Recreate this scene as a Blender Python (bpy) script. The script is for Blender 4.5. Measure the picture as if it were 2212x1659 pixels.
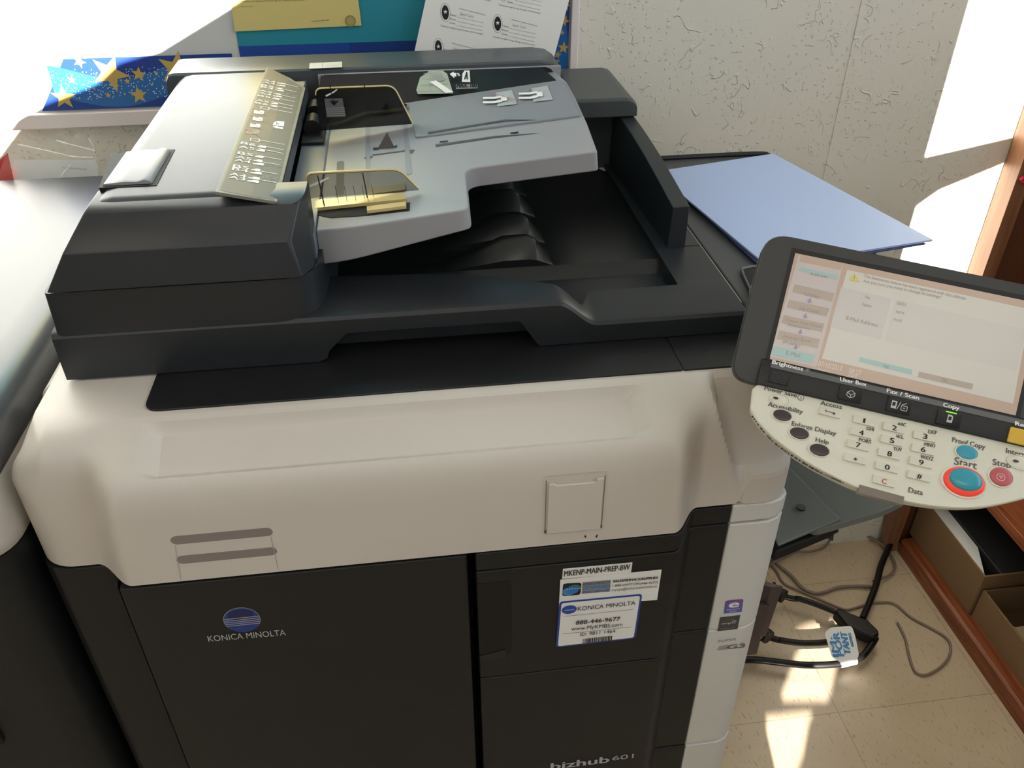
import bpy, bmesh, math, random
import numpy as np
from mathutils import Vector, Matrix
random.seed(7)
S = bpy.context.scene
for o in list(bpy.data.objects): bpy.data.objects.remove(o)
COL = S.collection

# ---------------------------------------------------------------- camera
FPX, CX, CY = 1820.0, 1106.0, 829.5
CAM = np.array([0.0, -0.57, 1.405])
YAW, PITCH, ROLL = 0.12951997, 0.60790162, 0.00249165
def rotm(y, p, r):
    f = np.array([math.sin(y)*math.cos(p), math.cos(y)*math.cos(p), -math.sin(p)])
    ri = np.array([math.cos(y), -math.sin(y), 0]); dn = np.cross(f, ri)
    return np.array([math.cos(r)*ri+math.sin(r)*dn, -math.sin(r)*ri+math.cos(r)*dn, f])
RM = rotm(YAW, PITCH, ROLL)
cam = bpy.data.cameras.new('camera'); co = bpy.data.objects.new('camera', cam); COL.objects.link(co)
cam.sensor_width = 36; cam.lens = FPX/2212*36; cam.clip_start = 0.02
m = Matrix.Identity(4)
for i in range(3):
    m[i][0] = RM[0][i]; m[i][1] = -RM[1][i]; m[i][2] = -RM[2][i]; m[i][3] = CAM[i]
co.matrix_world = m
S.camera = co

# ---------------------------------------------------------------- light
S.view_settings.view_transform = 'Standard'; S.view_settings.look = 'None'
S.view_settings.gamma = 1; S.view_settings.use_curve_mapping = False
S.view_settings.exposure = 0.0
W = bpy.data.worlds.new('world'); S.world = W; W.use_nodes = True
bg = W.node_tree.nodes['Background']; bg.inputs[0].default_value = (0.88, 0.945, 1.0, 1); bg.inputs[1].default_value = 2.8
SUND = Vector((0.12, 1.0, -0.28)).normalized()
sl = bpy.data.lights.new('sun', 'SUN'); so = bpy.data.objects.new('sun', sl); COL.objects.link(so)
sl.energy = 30; sl.angle = math.radians(0.12); sl.color = (1, 0.97, 0.91)
so.rotation_euler = SUND.to_track_quat('-Z', 'Y').to_euler(); so.location = (0, -5, 4)
RX0, RX1, RY0, RY1, RZ = -2.4, 2.0, -3.2, 0.70, 3.1
WIN = (-2.2, 0.60, 1.10, 2.85)      # daylight window in the right wall: y0, y1, z0, z1
pt = bpy.data.lights.new('window_portal', 'AREA'); po = bpy.data.objects.new('window_portal', pt); COL.objects.link(po)
pt.shape = 'RECTANGLE'; pt.size = WIN[3]-WIN[2]; pt.size_y = WIN[1]-WIN[0]; pt.cycles.is_portal = True
po.location = (RX1+0.03, (WIN[0]+WIN[1])/2, (WIN[2]+WIN[3])/2); po.rotation_euler = (0, math.pi/2, 0)
CEIL_W = 3.4  # two added fill lamps on the unseen ceiling, for soft overhead light
for i, cxy in enumerate([(0.3, -1.9), (-1.2, -1.0)]):
    al = bpy.data.lights.new('added_ceiling_lamp_light', 'AREA'); ao = bpy.data.objects.new('added_ceiling_lamp_light', al); COL.objects.link(ao)
    al.shape = 'RECTANGLE'; al.size = 1.15; al.size_y = 0.55; al.energy = CEIL_W; al.color = (1.0, 0.95, 0.90)
    ao.location = (cxy[0], cxy[1], RZ-0.09)

# ---------------------------------------------------------------- pixel -> place (measuring tape)
def ray(u, v): return RM.T @ np.array([(u-CX)/FPX, (v-CY)/FPX, 1.0])
def at(ax, val, u, v):
    d = ray(u, v); return Vector(CAM + d*(val-CAM[ax])/d[ax])
def atx(x, u, v): return at(0, x, u, v)
def aty(y, u, v): return at(1, y, u, v)
def atz(z, u, v): return at(2, z, u, v)

# ---------------------------------------------------------------- materials
def lin(c):
    return tuple(((x/255)/12.92 if x/255 <= .04045 else ((x/255+.055)/1.055)**2.4) for x in c)
MATS = {}
def mat(name, rgb, rough=.5, metal=0, bump=0, bscale=400, mottle=0, mscale=6, spec=.5, alpha=1, emit=0, coat=0, trans=0):
    if name in MATS: return MATS[name]
    M = bpy.data.materials.new(name); M.use_nodes = True; nt = M.node_tree; b = nt.nodes['Principled BSDF']
    c = lin(rgb)+(1,)
    b.inputs['Base Color'].default_value = c; b.inputs['Roughness'].default_value = rough; b.inputs['Metallic'].default_value = metal
    b.inputs['Specular IOR Level'].default_value = spec; b.inputs['Alpha'].default_value = alpha; b.inputs['Coat Weight'].default_value = coat
    b.inputs['Transmission Weight'].default_value = trans
    if emit: b.inputs['Emission Color'].default_value = c; b.inputs['Emission Strength'].default_value = emit
    if bump or mottle:
        tc = nt.nodes.new('ShaderNodeTexCoord')
    if bump:
        n = nt.nodes.new('ShaderNodeTexNoise'); n.inputs['Scale'].default_value = bscale; n.inputs['Detail'].default_value = 3
        bp = nt.nodes.new('ShaderNodeBump'); bp.inputs['Strength'].default_value = bump; bp.inputs['Distance'].default_value = .001
        nt.links.new(tc.outputs['Object'], n.inputs['Vector']); nt.links.new(n.outputs['Fac'], bp.inputs['Height']); nt.links.new(bp.outputs['Normal'], b.inputs['Normal'])
    if mottle:
        n = nt.nodes.new('ShaderNodeTexNoise'); n.inputs['Scale'].default_value = mscale; n.inputs['Detail'].default_value = 5
        nt.links.new(tc.outputs['Object'], n.inputs['Vector'])
        r = nt.nodes.new('ShaderNodeMapRange'); r.inputs['To Min'].default_value = 1-mottle; r.inputs['To Max'].default_value = 1+mottle
        nt.links.new(n.outputs['Fac'], r.inputs['Value'])
        mx = nt.nodes.new('ShaderNodeVectorMath'); mx.operation = 'SCALE'; mx.inputs[0].default_value = c[:3]
        nt.links.new(r.outputs['Result'], mx.inputs['Scale']); nt.links.new(mx.outputs[0], b.inputs['Base Color'])
    MATS[name] = M; return M
DARK = mat('dark_plastic', (34, 38, 42), .40, spec=.55, bump=.05, bscale=900, mottle=.06)
DFRONT = mat('dark_front_plastic', (25, 27, 28), .5, spec=.4, bump=.05, bscale=900, mottle=.05)
DTOP = mat('charcoal_top_plastic', (74, 79, 84), .36, bump=.04, bscale=900, mottle=.08, mscale=12)
BLACK = mat('black_plastic', (24, 24, 26), .45, bump=.04, bscale=900)
DEEP = mat('black_recess', (10, 10, 11), .7)
WHITE = mat('cream_plastic', (210, 203, 194), .45, bump=.03, bscale=900, mottle=.025, mscale=9)
WCOL = mat('pale_grey_plastic', (214, 214, 209), .45, bump=.03, bscale=900)
GREY = mat('light_grey_plastic', (152, 152, 156), .42, bump=.03, bscale=900)
GREY2 = mat('mid_grey_plastic', (134, 137, 143), .4, bump=.03, bscale=900)
GROOVE = mat('groove_brown', (138, 128, 124), .6)
LABEL = mat('label_warm_grey', (112, 104, 94), .5, spec=.3)
LABEL2 = mat('label_grey', (98, 97, 94), .5, spec=.3)
PWHITE = mat('print_white', (240, 240, 238), .5)
PGREY = mat('print_grey', (150, 150, 150), .5)
PDARK = mat('print_dark', (58, 56, 58), .5)
PBLACK = mat('print_black', (20, 20, 22), .5)
PRED = mat('print_red', (186, 92, 74), .5)
POLIVE = mat('print_olive', (148, 148, 96), .5)
PAPER = mat('white_paper', (238, 238, 236), .6)
BLUE = mat('print_blue', (38, 72, 160), .4)
SKYB = mat('print_sky_blue', (60, 140, 200), .4)
SMOKE = mat('smoked_clear_plastic', (52, 48, 40), .12, alpha=.42)
SMOKED = mat('dark_smoked_plastic', (20, 20, 20), .12, alpha=.8)
AMBER = mat('amber_edge_refraction', (205, 186, 130), .2)  # gold of light refracted in the guide edges, painted as base colour
CLEAR = mat('pale_edge_plastic', (225, 225, 215), .15)

# ---------------------------------------------------------------- builders
def finish(name, bm, mats, parent=None, bevel=0, seg=2, angle=35, smooth=True, loc=None, recalc=True):
    if recalc: bmesh.ops.recalc_face_normals(bm, faces=bm.faces)
    me = bpy.data.meshes.new(name); bm.to_mesh(me); bm.free()
    if not isinstance(mats, (list, tuple)): mats = [mats]
    for x in mats: me.materials.append(x)
    if loc is not None: me.transform(Matrix.Translation(-Vector(loc)))
    o = bpy.data.objects.new(name, me); COL.objects.link(o)
    if loc is not None: o.location = loc
    if parent is not None:
        o.parent = parent
        root = parent
        off = Vector((0, 0, 0))
        while root is not None: off += root.location; root = root.parent
        o.location = o.location - off
    if smooth:
        for p in me.polygons: p.use_smooth = True
        me.set_sharp_from_angle(angle=math.radians(angle))
    if bevel:
        b = o.modifiers.new('bevel', 'BEVEL'); b.width = bevel; b.segments = seg; b.limit_method = 'ANGLE'; b.angle_limit = math.radians(30); b.harden_normals = True
    return o
def empty(name, loc):
    o = bpy.data.objects.new(name, None); COL.objects.link(o); o.location = loc; o.empty_display_size = .1; return o
def tag(o, label, cat, group=None):
    o['label'] = label; o['category'] = cat
    if group: o['group'] = group
    return o
def struct(o): o['kind'] = 'structure'; return o
def box(bm, x0, x1, y0, y1, z0, z1, mi=0):
    vs = [bm.verts.new((x, y, z)) for x in (x0, x1) for y in (y0, y1) for z in (z0, z1)]
    fs = [(0,1,3,2),(4,6,7,5),(0,4,5,1),(2,3,7,6),(0,2,6,4),(1,5,7,3)]
    for f in fs:
        g = bm.faces.new([vs[i] for i in f]); g.material_index = mi
def prism(bm, pts, vec, mi=0):
    """pts: 3-D loop, extruded by vec."""
    a = [bm.verts.new(p) for p in pts]; b = [bm.verts.new(Vector(p)+Vector(vec)) for p in pts]
    n = len(pts); fs = [bm.faces.new(a), bm.faces.new(b[::-1])]
    for i in range(n): fs.append(bm.faces.new((a[i], a[(i+1)%n], b[(i+1)%n], b[i])))
    for f in fs: f.material_index = mi
def prism2(bm, la, lb, mi=0):
    a = [bm.verts.new(p) for p in la]; b = [bm.verts.new(p) for p in lb]
    n = len(a); fs = [bm.faces.new(a), bm.faces.new(b[::-1])]
    for i in range(n): fs.append(bm.faces.new((a[i], a[(i+1)%n], b[(i+1)%n], b[i])))
    for f in fs: f.material_index = mi
def loft(bm, secs, closed=True, cap=True, mi=0):
    rows = [[bm.verts.new(p) for p in s] for s in secs]
    n = len(rows[0])
    for a, b in zip(rows, rows[1:]):
        for i in range(n if closed else n-1):
            f = bm.faces.new((a[i], a[(i+1)%n], b[(i+1)%n], b[i])); f.material_index = mi
    if cap and closed:
        bm.faces.new(rows[0]).material_index = mi; bm.faces.new(rows[-1][::-1]).material_index = mi
def smooth_path(pts, sub=6):
    P = [Vector(p) for p in pts]; P = [P[0]*2-P[1]]+P+[P[-1]*2-P[-2]]; out = []
    for i in range(1, len(P)-2):
        for k in range(sub):
            t = k/sub; a, b, c, d = P[i-1:i+3]
            out.append(.5*((2*b)+(c-a)*t+(2*a-5*b+4*c-d)*t*t+(-a+3*b-3*c+d)*t**3))
    out.append(P[-2]); return out
def tube(bm, pts, r, n=10, sub=6, mi=0):
    path = smooth_path(pts, sub) if sub else [Vector(p) for p in pts]
    secs = []; up = Vector((0, 0, 1))
    for i, p in enumerate(path):
        t = (path[min(i+1, len(path)-1)]-path[max(i-1, 0)]).normalized()
        s = t.cross(up)
        if s.length < .05: s = t.cross(Vector((1, 0, 0)))
        s.normalize(); u = s.cross(t)
        rr = r(i/(len(path)-1)) if callable(r) else r
        secs.append([p+(s*math.cos(2*math.pi*k/n)+u*math.sin(2*math.pi*k/n))*rr for k in range(n)])
    loft(bm, secs, mi=mi)
def roundpoly(pts, r, seg=5):
    """round the corners of a 2-D polygon; r is a number or a list."""
    n = len(pts); out = []
    for i in range(n):
        rr = r[i] if isinstance(r, (list, tuple)) else r
        p = Vector(pts[i]).to_2d(); a = Vector(pts[i-1]).to_2d(); b = Vector(pts[(i+1)%n]).to_2d()
        if rr <= 0: out.append(tuple(p)); continue
        da = (a-p); db = (b-p); rr2 = min(rr, da.length*.48, db.length*.48); da.normalize(); db.normalize()
        A = p+da*rr2; B = p+db*rr2
        for k in range(seg+1):
            t = k/seg; q = A*(1-t)**2+p*2*t*(1-t)+B*t*t; out.append((q.x, q.y))
    return out
def textbm(s):
    cu = bpy.data.curves.new('t', 'FONT'); cu.body = s; cu.size = 1; cu.resolution_u = 3
    o = bpy.data.objects.new('t', cu); COL.objects.link(o)
    dg = bpy.context.evaluated_depsgraph_get(); me = o.evaluated_get(dg).to_mesh()
    vs = [tuple(v.co)[:2] for v in me.vertices]; fs = [tuple(p.vertices) for p in me.polygons]
    o.evaluated_get(dg).to_mesh_clear(); bpy.data.objects.remove(o); bpy.data.curves.remove(cu)
    return vs, fs
TC = {}
class Sheet:
    """prints and flat marks on a plane: O origin, a right, b up; n towards the viewer."""
    def __init__(s, O, a, b, lift=.0004):
        s.O = Vector(O); s.a = Vector(a).normalized(); s.b = Vector(b); s.b = (s.b-s.a*s.b.dot(s.a)).normalized()
        s.n = s.a.cross(s.b); s.bm = bmesh.new(); s.mats = []; s.k = 0; s.lift = lift
    def p(s, x, y, h=0): return s.O+s.a*x+s.b*y+s.n*h
    def px(s, u, v, h=0):
        d = Vector(ray(u, v)); O = s.O+s.n*h; t = (O-Vector(CAM)).dot(s.n)/d.dot(s.n); P = Vector(CAM)+d*t-O
        return (P.dot(s.a), P.dot(s.b))
    def mi(s, M):
        if M not in s.mats: s.mats.append(M)
        return s.mats.index(M)
    def poly(s, pts, M, lv=0, h=None):
        h = s.lift*(1+lv*.5) if h is None else h
        try:
            f = s.bm.faces.new([s.bm.verts.new(s.p(x, y, h)) for x, y in pts]); f.material_index = s.mi(M)
        except ValueError: pass
    def pxpoly(s, pts, M, lv=0): s.poly([s.px(*q) for q in pts], M, lv)
    def rect(s, x0, y0, x1, y1, M, lv=0, r=0):
        q = [(x0, y0), (x1, y0), (x1, y1), (x0, y1)]
        s.poly(roundpoly(q, r) if r else q, M, lv)
    def ell(s, x, y, rx, ry, M, lv=0, n=28, t0=0, t1=2*math.pi):
        s.poly([(x+rx*math.cos(t0+(t1-t0)*k/n), y+ry*math.sin(t0+(t1-t0)*k/n)) for k in range(n)], M, lv)
    def line(s, p, q, w, M, lv=1):
        p = Vector(p); q = Vector(q); d = (q-p); d.normalize(); m_ = Vector((-d.y, d.x))*w/2
        s.poly([tuple(p+m_), tuple(p-m_), tuple(q-m_), tuple(q+m_)], M, lv)
    def pxline(s, p, q, w, M, lv=1): s.line(s.px(*p), s.px(*q), w, M, lv)
    def text(s, st, x, y, w, h, M, lv=2, ang=0, bold=0, rel=None):
        """fit st into width w and cap height h, lower-left corner at x, y."""
        if st not in TC: TC[st] = textbm(st)
        vs, fs = TC[st]
        if not vs: return
        x0 = min(v[0] for v in vs); x1 = max(v[0] for v in vs)
        sx = w/max(x1-x0, 1e-6); sy = h/.73; ca, sa = math.cos(ang), math.sin(ang)
        offs = [(0, 0)]+([(bold, 0), (-bold, 0), (0, bold*.6)] if bold else [])
        for i, (ox, oy) in enumerate(offs):
            V = []
            for v in vs:
                X = (v[0]-x0)*sx+ox; Y = v[1]*sy+oy
                V.append(s.bm.verts.new(s.p(x+X*ca-Y*sa, y+X*sa+Y*ca, s.lift*(1+lv*.5+i*.04))))
            for f in fs:
                try: g = s.bm.faces.new([V[k] for k in f]); g.material_index = s.mi(M)
                except ValueError: pass
    def pxtext(s, st, p, q, h, M, lv=2, bold=0):
        """baseline from pixel p to pixel q."""
        A = Vector(s.px(*p)); B = Vector(s.px(*q)); d = B-A
        s.text(st, A.x, A.y, d.length, h, M, lv, math.atan2(d.y, d.x), bold)
    def star(s, x, y, r, M, lv=1, rot=0, k=.42):
        s.poly([(x+(r if i%2==0 else r*k)*math.sin(rot+i*math.pi/5), y+(r if i%2==0 else r*k)*math.cos(rot+i*math.pi/5)) for i in range(10)], M, lv)
    def done(s, name, parent=None, loc=None, thick=0):
        for f in s.bm.faces:
            f.normal_update()
            if f.normal.dot(s.n) < 0: f.normal_flip()
        return finish(name, s.bm, s.mats, parent, smooth=False, loc=loc, recalc=False)
def lerp(a, b, t): return a+(b-a)*t
def sst(a, b, x):
    t = min(1, max(0, (x-a)/(b-a))); return t*t*(3-2*t)
def interp(x, xs, ys): return float(np.interp(x, xs, ys))
#@@SPLIT
# ================================================================ ROOM
def nodes(M): return M.node_tree.nodes, M.node_tree.links
def floor_mat():
    M = mat('vinyl_floor', (196, 178, 152), .32); N, L = nodes(M); b = N['Principled BSDF']
    tc = N.new('ShaderNodeTexCoord')
    sep = N.new('ShaderNodeSeparateXYZ'); L.new(tc.outputs['Object'], sep.inputs[0])
    def math_(op, a, b_=None, c=None):
        n = N.new('ShaderNodeMath'); n.operation = op
        for i, x in enumerate((a, b_, c)):
            if x is None: continue
            if isinstance(x, (int, float)): n.inputs[i].default_value = x
            else: L.new(x, n.inputs[i])
        return n.outputs[0]
    T = .305
    def seam(axis, off):
        m1 = math_('FRACT', math_('DIVIDE', math_('SUBTRACT', sep.outputs[axis], off), T))
        d = math_('MINIMUM', m1, math_('SUBTRACT', 1.0, m1)); return math_('LESS_THAN', d, .0028)
    sm = math_('MAXIMUM', seam(0, .725), seam(1, .285))
    cx_ = math_('FLOOR', math_('DIVIDE', math_('SUBTRACT', sep.outputs[0], .725), T)); cy_ = math_('FLOOR', math_('DIVIDE', math_('SUBTRACT', sep.outputs[1], .285), T))
    comb = N.new('ShaderNodeCombineXYZ'); L.new(cx_, comb.inputs[0]); L.new(cy_, comb.inputs[1])
    wn = N.new('ShaderNodeTexWhiteNoise'); L.new(comb.outputs[0], wn.inputs['Vector'])
    mp = N.new('ShaderNodeMapping'); mp.inputs['Scale'].default_value = (150, 42, 1); mp.inputs['Rotation'].default_value = (0, 0, .45); L.new(tc.outputs['Object'], mp.inputs[0])
    n1 = N.new('ShaderNodeTexNoise'); n1.inputs['Scale'].default_value = 1.6; n1.inputs['Detail'].default_value = 3; L.new(mp.outputs[0], n1.inputs['Vector'])
    r1 = N.new('ShaderNodeValToRGB'); r1.color_ramp.elements[0].position = .60; r1.color_ramp.elements[1].position = .68; L.new(n1.outputs[0], r1.inputs[0])
    n2 = N.new('ShaderNodeTexNoise'); n2.inputs['Scale'].default_value = 9; n2.inputs['Detail'].default_value = 6; L.new(tc.outputs['Object'], n2.inputs['Vector'])
    def mixc(f, A, B):
        n = N.new('ShaderNodeMix'); n.data_type = 'RGBA'
        if isinstance(f, float): n.inputs[0].default_value = f
        else: L.new(f, n.inputs[0])
        for i, x in ((6, A), (7, B)):
            if isinstance(x, tuple): n.inputs[i].default_value = lin(x)+(1,)
            else: L.new(x, n.inputs[i])
        return n.outputs[2]
    base = mixc(n2.outputs[0], (186, 166, 138), (208, 190, 164))
    base = mixc(math_('MULTIPLY', wn.outputs[0], .25), base, (178, 158, 130))
    base = mixc(math_('MULTIPLY', r1.outputs[0], .5), base, (136, 104, 78))
    base = mixc(math_('MULTIPLY', sm, .4), base, (90, 74, 60))
    L.new(base, b.inputs['Base Color'])
    return M
def wall_mat(name, rgb, rough_h):
    M = mat(name, rgb, .7); N, L = nodes(M); b = N['Principled BSDF']; tc = N.new('ShaderNodeTexCoord')
    def noise(sc, det, dist=0):
        n = N.new('ShaderNodeTexNoise'); n.inputs['Scale'].default_value = sc; n.inputs['Detail'].default_value = det; n.inputs['Distortion'].default_value = dist
        L.new(tc.outputs['Object'], n.inputs['Vector']); return n.outputs[0]
    def m_(op, a, b_):
        n = N.new('ShaderNodeMath'); n.operation = op
        for i, x in enumerate((a, b_)):
            if isinstance(x, (int, float)): n.inputs[i].default_value = x
            else: L.new(x, n.inputs[i])
        return n.outputs[0]
    def ramp(x, a, c):
        r = N.new('ShaderNodeMapRange'); r.interpolation_type = 'SMOOTHSTEP'; r.inputs['From Min'].default_value = a; r.inputs['From Max'].default_value = c; L.new(x, r.inputs['Value']); return r.outputs[0]
    ridge = m_('SUBTRACT', 1.0, ramp(m_('ABSOLUTE', m_('SUBTRACT', noise(30, 1.5, .6), .5), 0), 0, .022))     # thin wandering trowel lines
    msk = ramp(noise(26, 1), .57, .64)
    dots = m_('MULTIPLY', ramp(noise(150, 1), .62, .70), ramp(noise(9, 2), .36, .55))
    h = m_('ADD', m_('MULTIPLY', ridge, msk), m_('MULTIPLY', dots, .8)); h = m_('ADD', h, m_('MULTIPLY', noise(70, 3), .35))
    bp = N.new('ShaderNodeBump'); bp.inputs['Strength'].default_value = 1.0; bp.inputs['Distance'].default_value = rough_h
    L.new(h, bp.inputs['Height']); L.new(bp.outputs[0], b.inputs['Normal'])
    return M
def quadobj(name, x0, x1, y0, y1, z0, z1, M):
    bm = bmesh.new(); box(bm, x0, x1, y0, y1, z0, z1); return struct(finish(name, bm, M, smooth=False))
WALLM = wall_mat('textured_wall_paint', (222, 219, 206), .0011)
PLAIN = mat('plain_wall_paint', (176, 172, 162), .7)
quadobj('floor', RX0-.1, RX1+.1, RY0-.1, RY1+.1, -.05, 0, floor_mat())
quadobj('ceiling', RX0-.1, RX1+.1, RY0-.1, RY1+.1, RZ, RZ+.08, mat('ceiling_paint', (225, 222, 214), .8))
quadobj('wall_back', RX0-.1, RX1+.1, RY1, RY1+.1, 0, RZ, WALLM)
quadobj('wall_left', RX0-.1, RX0, RY0, RY1, 0, RZ, PLAIN)
def wall_holes(name, outer, holes, to3, thick, M):
    bm = bmesh.new()
    for lp in [outer]+holes:
        vs = [bm.verts.new(to3(*p)) for p in lp]
        for i in range(len(vs)): bm.edges.new((vs[i], vs[(i+1)%len(vs)]))
    r = bmesh.ops.triangle_fill(bm, use_beauty=True, edges=bm.edges[:])
    ex = bmesh.ops.extrude_face_region(bm, geom=bm.faces[:])
    bmesh.ops.translate(bm, verts=[g for g in ex['geom'] if isinstance(g, bmesh.types.BMVert)], vec=thick)
    return struct(finish(name, bm, M, smooth=False))
# right wall with its big daylight window
wall_holes('wall_right', [(RY0, 0), (RY1, 0), (RY1, RZ), (RY0, RZ)], [[(WIN[0], WIN[2]), (WIN[1], WIN[2]), (WIN[1], WIN[3]), (WIN[0], WIN[3])]], lambda a, b: (RX1, a, b), (.1, 0, 0), PLAIN)
# unseen wall behind the photographer: openings shaped to cast the sun patches
def sunback(p, y=RY0):
    p = Vector(p); t = (y-p.y)/SUND.y; q = p+SUND*t; return (q.x, q.z)
def floor_pts(*q): return [atz(0, 1512+x/3.16, 1134+y/3.16) for x, y in q]
holes = [
    [sunback(q) for q in ((-1.9, RY1, .96), (-.612, RY1, .96), (-.578, RY1, .985), (-.525, RY1, 1.035), (-.49, RY1, 1.052), (-.41, RY1, 1.078), (-.375, RY1, 1.104), (-.318, RY1, 1.119), (-.178, RY1, 1.190), (.02, RY1, 1.40), (.02, RY1, 1.78), (-1.9, RY1, 1.78))],
    [sunback(q) for q in ((.862, RY1, .912), (1.012, RY1, .940), (1.012, RY1, 1.6), (.862, RY1, 1.6))],
    [sunback(q) for q in ((.872, RY1, .35), (1.012, RY1, .35), (1.012, RY1, .895), (.905, RY1, .852), (.872, RY1, .825))],
    [sunback(q) for q in floor_pts((540, 1200), (545, 1130), (600, 985), (640, 870), (690, 790), (640, 700), (720, 660), (850, 622), (985, 648), (990, 760), (925, 990), (908, 1065), (886, 1150), (856, 1198))],
    [sunback(q) for q in floor_pts((520, 1720), (470, 1500), (440, 1370), (445, 1272), (600, 1258), (792, 1238), (745, 1330), (722, 1450), (700, 1570), (640, 1720))]]
wall_holes('wall_front_sun_mask', [(RX0, 0), (RX1, 0), (RX1, RZ), (RX0, RZ)], holes, lambda a, b: (a, RY0, b), (0, -.01, 0), PLAIN)
# wallpaper-board seam on the textured wall, and its base board
bm = bmesh.new(); box(bm, .689, .6915, RY1-.0012, RY1, 0, 2.4); struct(finish('trim_1', bm, WALLM, smooth=False))
bm = bmesh.new()
for a in (WIN[0]-.05, (WIN[0]+WIN[1])/2-.02, WIN[1]): box(bm, RX1-.02, RX1+.06, a, a+.05, WIN[2]-.05, WIN[3]+.05)
for a in (WIN[2]-.05, WIN[3]): box(bm, RX1-.02, RX1+.06, WIN[0]-.05, WIN[1]+.05, a, a+.05)
struct(finish('window_1', bm, PAPER, smooth=False))
for cxy in ((0.3, -1.9), (-1.2, -1.0)):  # added fixtures, out of view, for the fill lights
    t = tag(empty('added_ceiling_lamp', (cxy[0], cxy[1], RZ)), 'flat white ceiling lamp '+('above the right half' if cxy[0] > 0 else 'above the left half')+' of the room', 'lamp', 'ceiling lamps')
    bm = bmesh.new(); box(bm, cxy[0]-.62, cxy[0]+.62, cxy[1]-.32, cxy[1]+.32, RZ-.06, RZ); finish('housing', bm, PAPER, t, smooth=False)
    bm = bmesh.new(); box(bm, cxy[0]-.58, cxy[0]+.58, cxy[1]-.28, cxy[1]+.28, RZ-.075, RZ-.061); finish('diffuser', bm, mat('fill_lamp_diffuser', (255, 240, 220), .5, emit=1.5), t, smooth=False)

# ---------------------------------------------------------------- bulletin board and what hangs there
YB = .685
bbx1 = .250
t = tag(empty('bulletin_board', (-.8, .70, 1.04)), 'white-framed bulletin board on the back wall behind the copier', 'bulletin board')
bm = bmesh.new(); box(bm, -1.9, bbx1, YB, .70, 1.03, 2.3); finish('panel', bm, mat('board_grey_paper', (206, 208, 205), .7), t, smooth=False)
bm = bmesh.new(); box(bm, bbx1-.002, bbx1+.010, YB-.008, .70, 1.025, 2.32); box(bm, -1.9, bbx1+.01, YB-.008, .70, 1.025, 1.046); box(bm, -1.9, bbx1+.01, YB-.008, .70, 2.3, 2.32)
finish('frame', bm, mat('board_frame', (232, 222, 218), .5), t, bevel=.002)
GOLD = mat('gold_star_print', (196, 168, 92), .35); BORD = mat('royal_blue_print', (34, 66, 148), .25); BORL = mat('sparkle_blue_print', (44, 108, 176), .25)
def border(name, x0, x1, z0, z1, label, horiz, seed, y=YB-.003):
    rnd = random.Random(seed)
    s = Sheet((x0, y, z0), (1, 0, 0), (0, 0, 1), .0006)
    Lx, Lz = x1-x0, z1-z0
    cut = (.024 if horiz else 0)  # left end cut on a slant to stand in for sun glare
    s.poly([(0, 0), (Lx, 0), (Lx, Lz), (cut, Lz)] if not horiz else [(-cut, 0), (Lx, 0), (Lx, Lz), (cut, Lz)], BORD, -1)
    n = 60; wv = []
    if horiz:
        up = [(Lx*k/n, Lz*(.74+.16*math.sin(Lx*k/n*30+2.0))) for k in range(n+1)]; dn = [(Lx*k/n, Lz*(.20+.17*math.sin(Lx*k/n*26+2.6))) for k in range(n+1)]
    else:
        up = [(Lx*(.9+.1*math.sin(Lz*k/n*30)), Lz*k/n) for k in range(n+1)]; dn = [(Lx*(.15+.12*math.sin(Lz*k/n*26)), Lz*k/n) for k in range(n+1)]
    for k in range(n): s.poly([up[k], up[k+1], dn[k+1], dn[k]], BORL, 0)
    for k in range(int(Lx*Lz*26000)):
        x, z = rnd.random()*Lx, rnd.random()*Lz*.6+Lz*.2; s.ell(x, z, .0007, .0007, PWHITE, .6, 6)
    return s, label
def px_star(s, u, v, r, rot=0): x, y = s.px(u, v); s.star(x, y, r, GOLD, 1.4, rot)
zb0, zb1 = 1.049, 1.117
s, lb = border('star_border', -.470, -.225, zb0, zb1, '', True, 3)
for u, v, r, ro in ((238, 158, .026, .5), (300, 160, .0105, .2), (300, 205, .0125, 0), (382, 150, .026, .3), (275, 175, .0045, 0), (234, 205, .0045, .2), (338, 158, .003, 0), (328, 183, .002, 0), (270, 203, .002, 0), (138, 210, .017, .1), (172, 133, .009, .5), (155, 172, .006, .2), (205, 192, .002, 0), ):
    px_star(s, u, v, r, ro)
o = s.done('star_border', loc=(-.7, YB-.003, zb0)); tag(o, 'blue border strip with gold stars along the board bottom, left of the copier lid', 'paper border', 'starred border strips on the board')
s, lb = border('star_border', .175, bbx1-.004, 1.049, 1.9, '', False, 8)
for u, v, r, ro in ((1217, 103, .009, .1), (1219, 45, .008, .4), (1204, 118, .006, .2), (1205, 131, .003, 0), (1214, 70, .004, .3), (1222, 12, .007, .2)): px_star(s, u, v, r, ro)
o = s.done('star_border', loc=(.21, YB-.003, 1.049)); tag(o, 'blue border strip with gold stars up the right edge of the board', 'paper border', 'starred border strips on the board')
TEAL = mat('teal_paper', (34, 138, 158), .45, mottle=.04)
s = Sheet((0, YB-.001, 0), (1, 0, 0), (0, 0, 1), .0006)
xl = s.px(508, 60)[0]; z0 = s.px(508, 118)[1]-.012; z1 = s.px(508, 100)[1]
s.rect(xl, z0, .20, 2.2, TEAL, -1); s.rect(xl, z0, .20, z1, mat('deep_blue_paper', (30, 72, 152), .4), .3)
s.rect(.066-.13, z0, .20, z1, mat('deeper_blue_paper', (26, 58, 130), .4), .6)
o = s.done('teal_poster', loc=(0, YB-.001, z0)); tag(o, 'teal backing paper with dark blue lower band pinned to the board', 'poster')
s = Sheet((0, YB-.004, 0), (1, 0, 0), (0, 0, 1), .0006)
YEL = mat('yellow_certificate_paper', (216, 200, 128), .5, mottle=.03)
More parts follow.
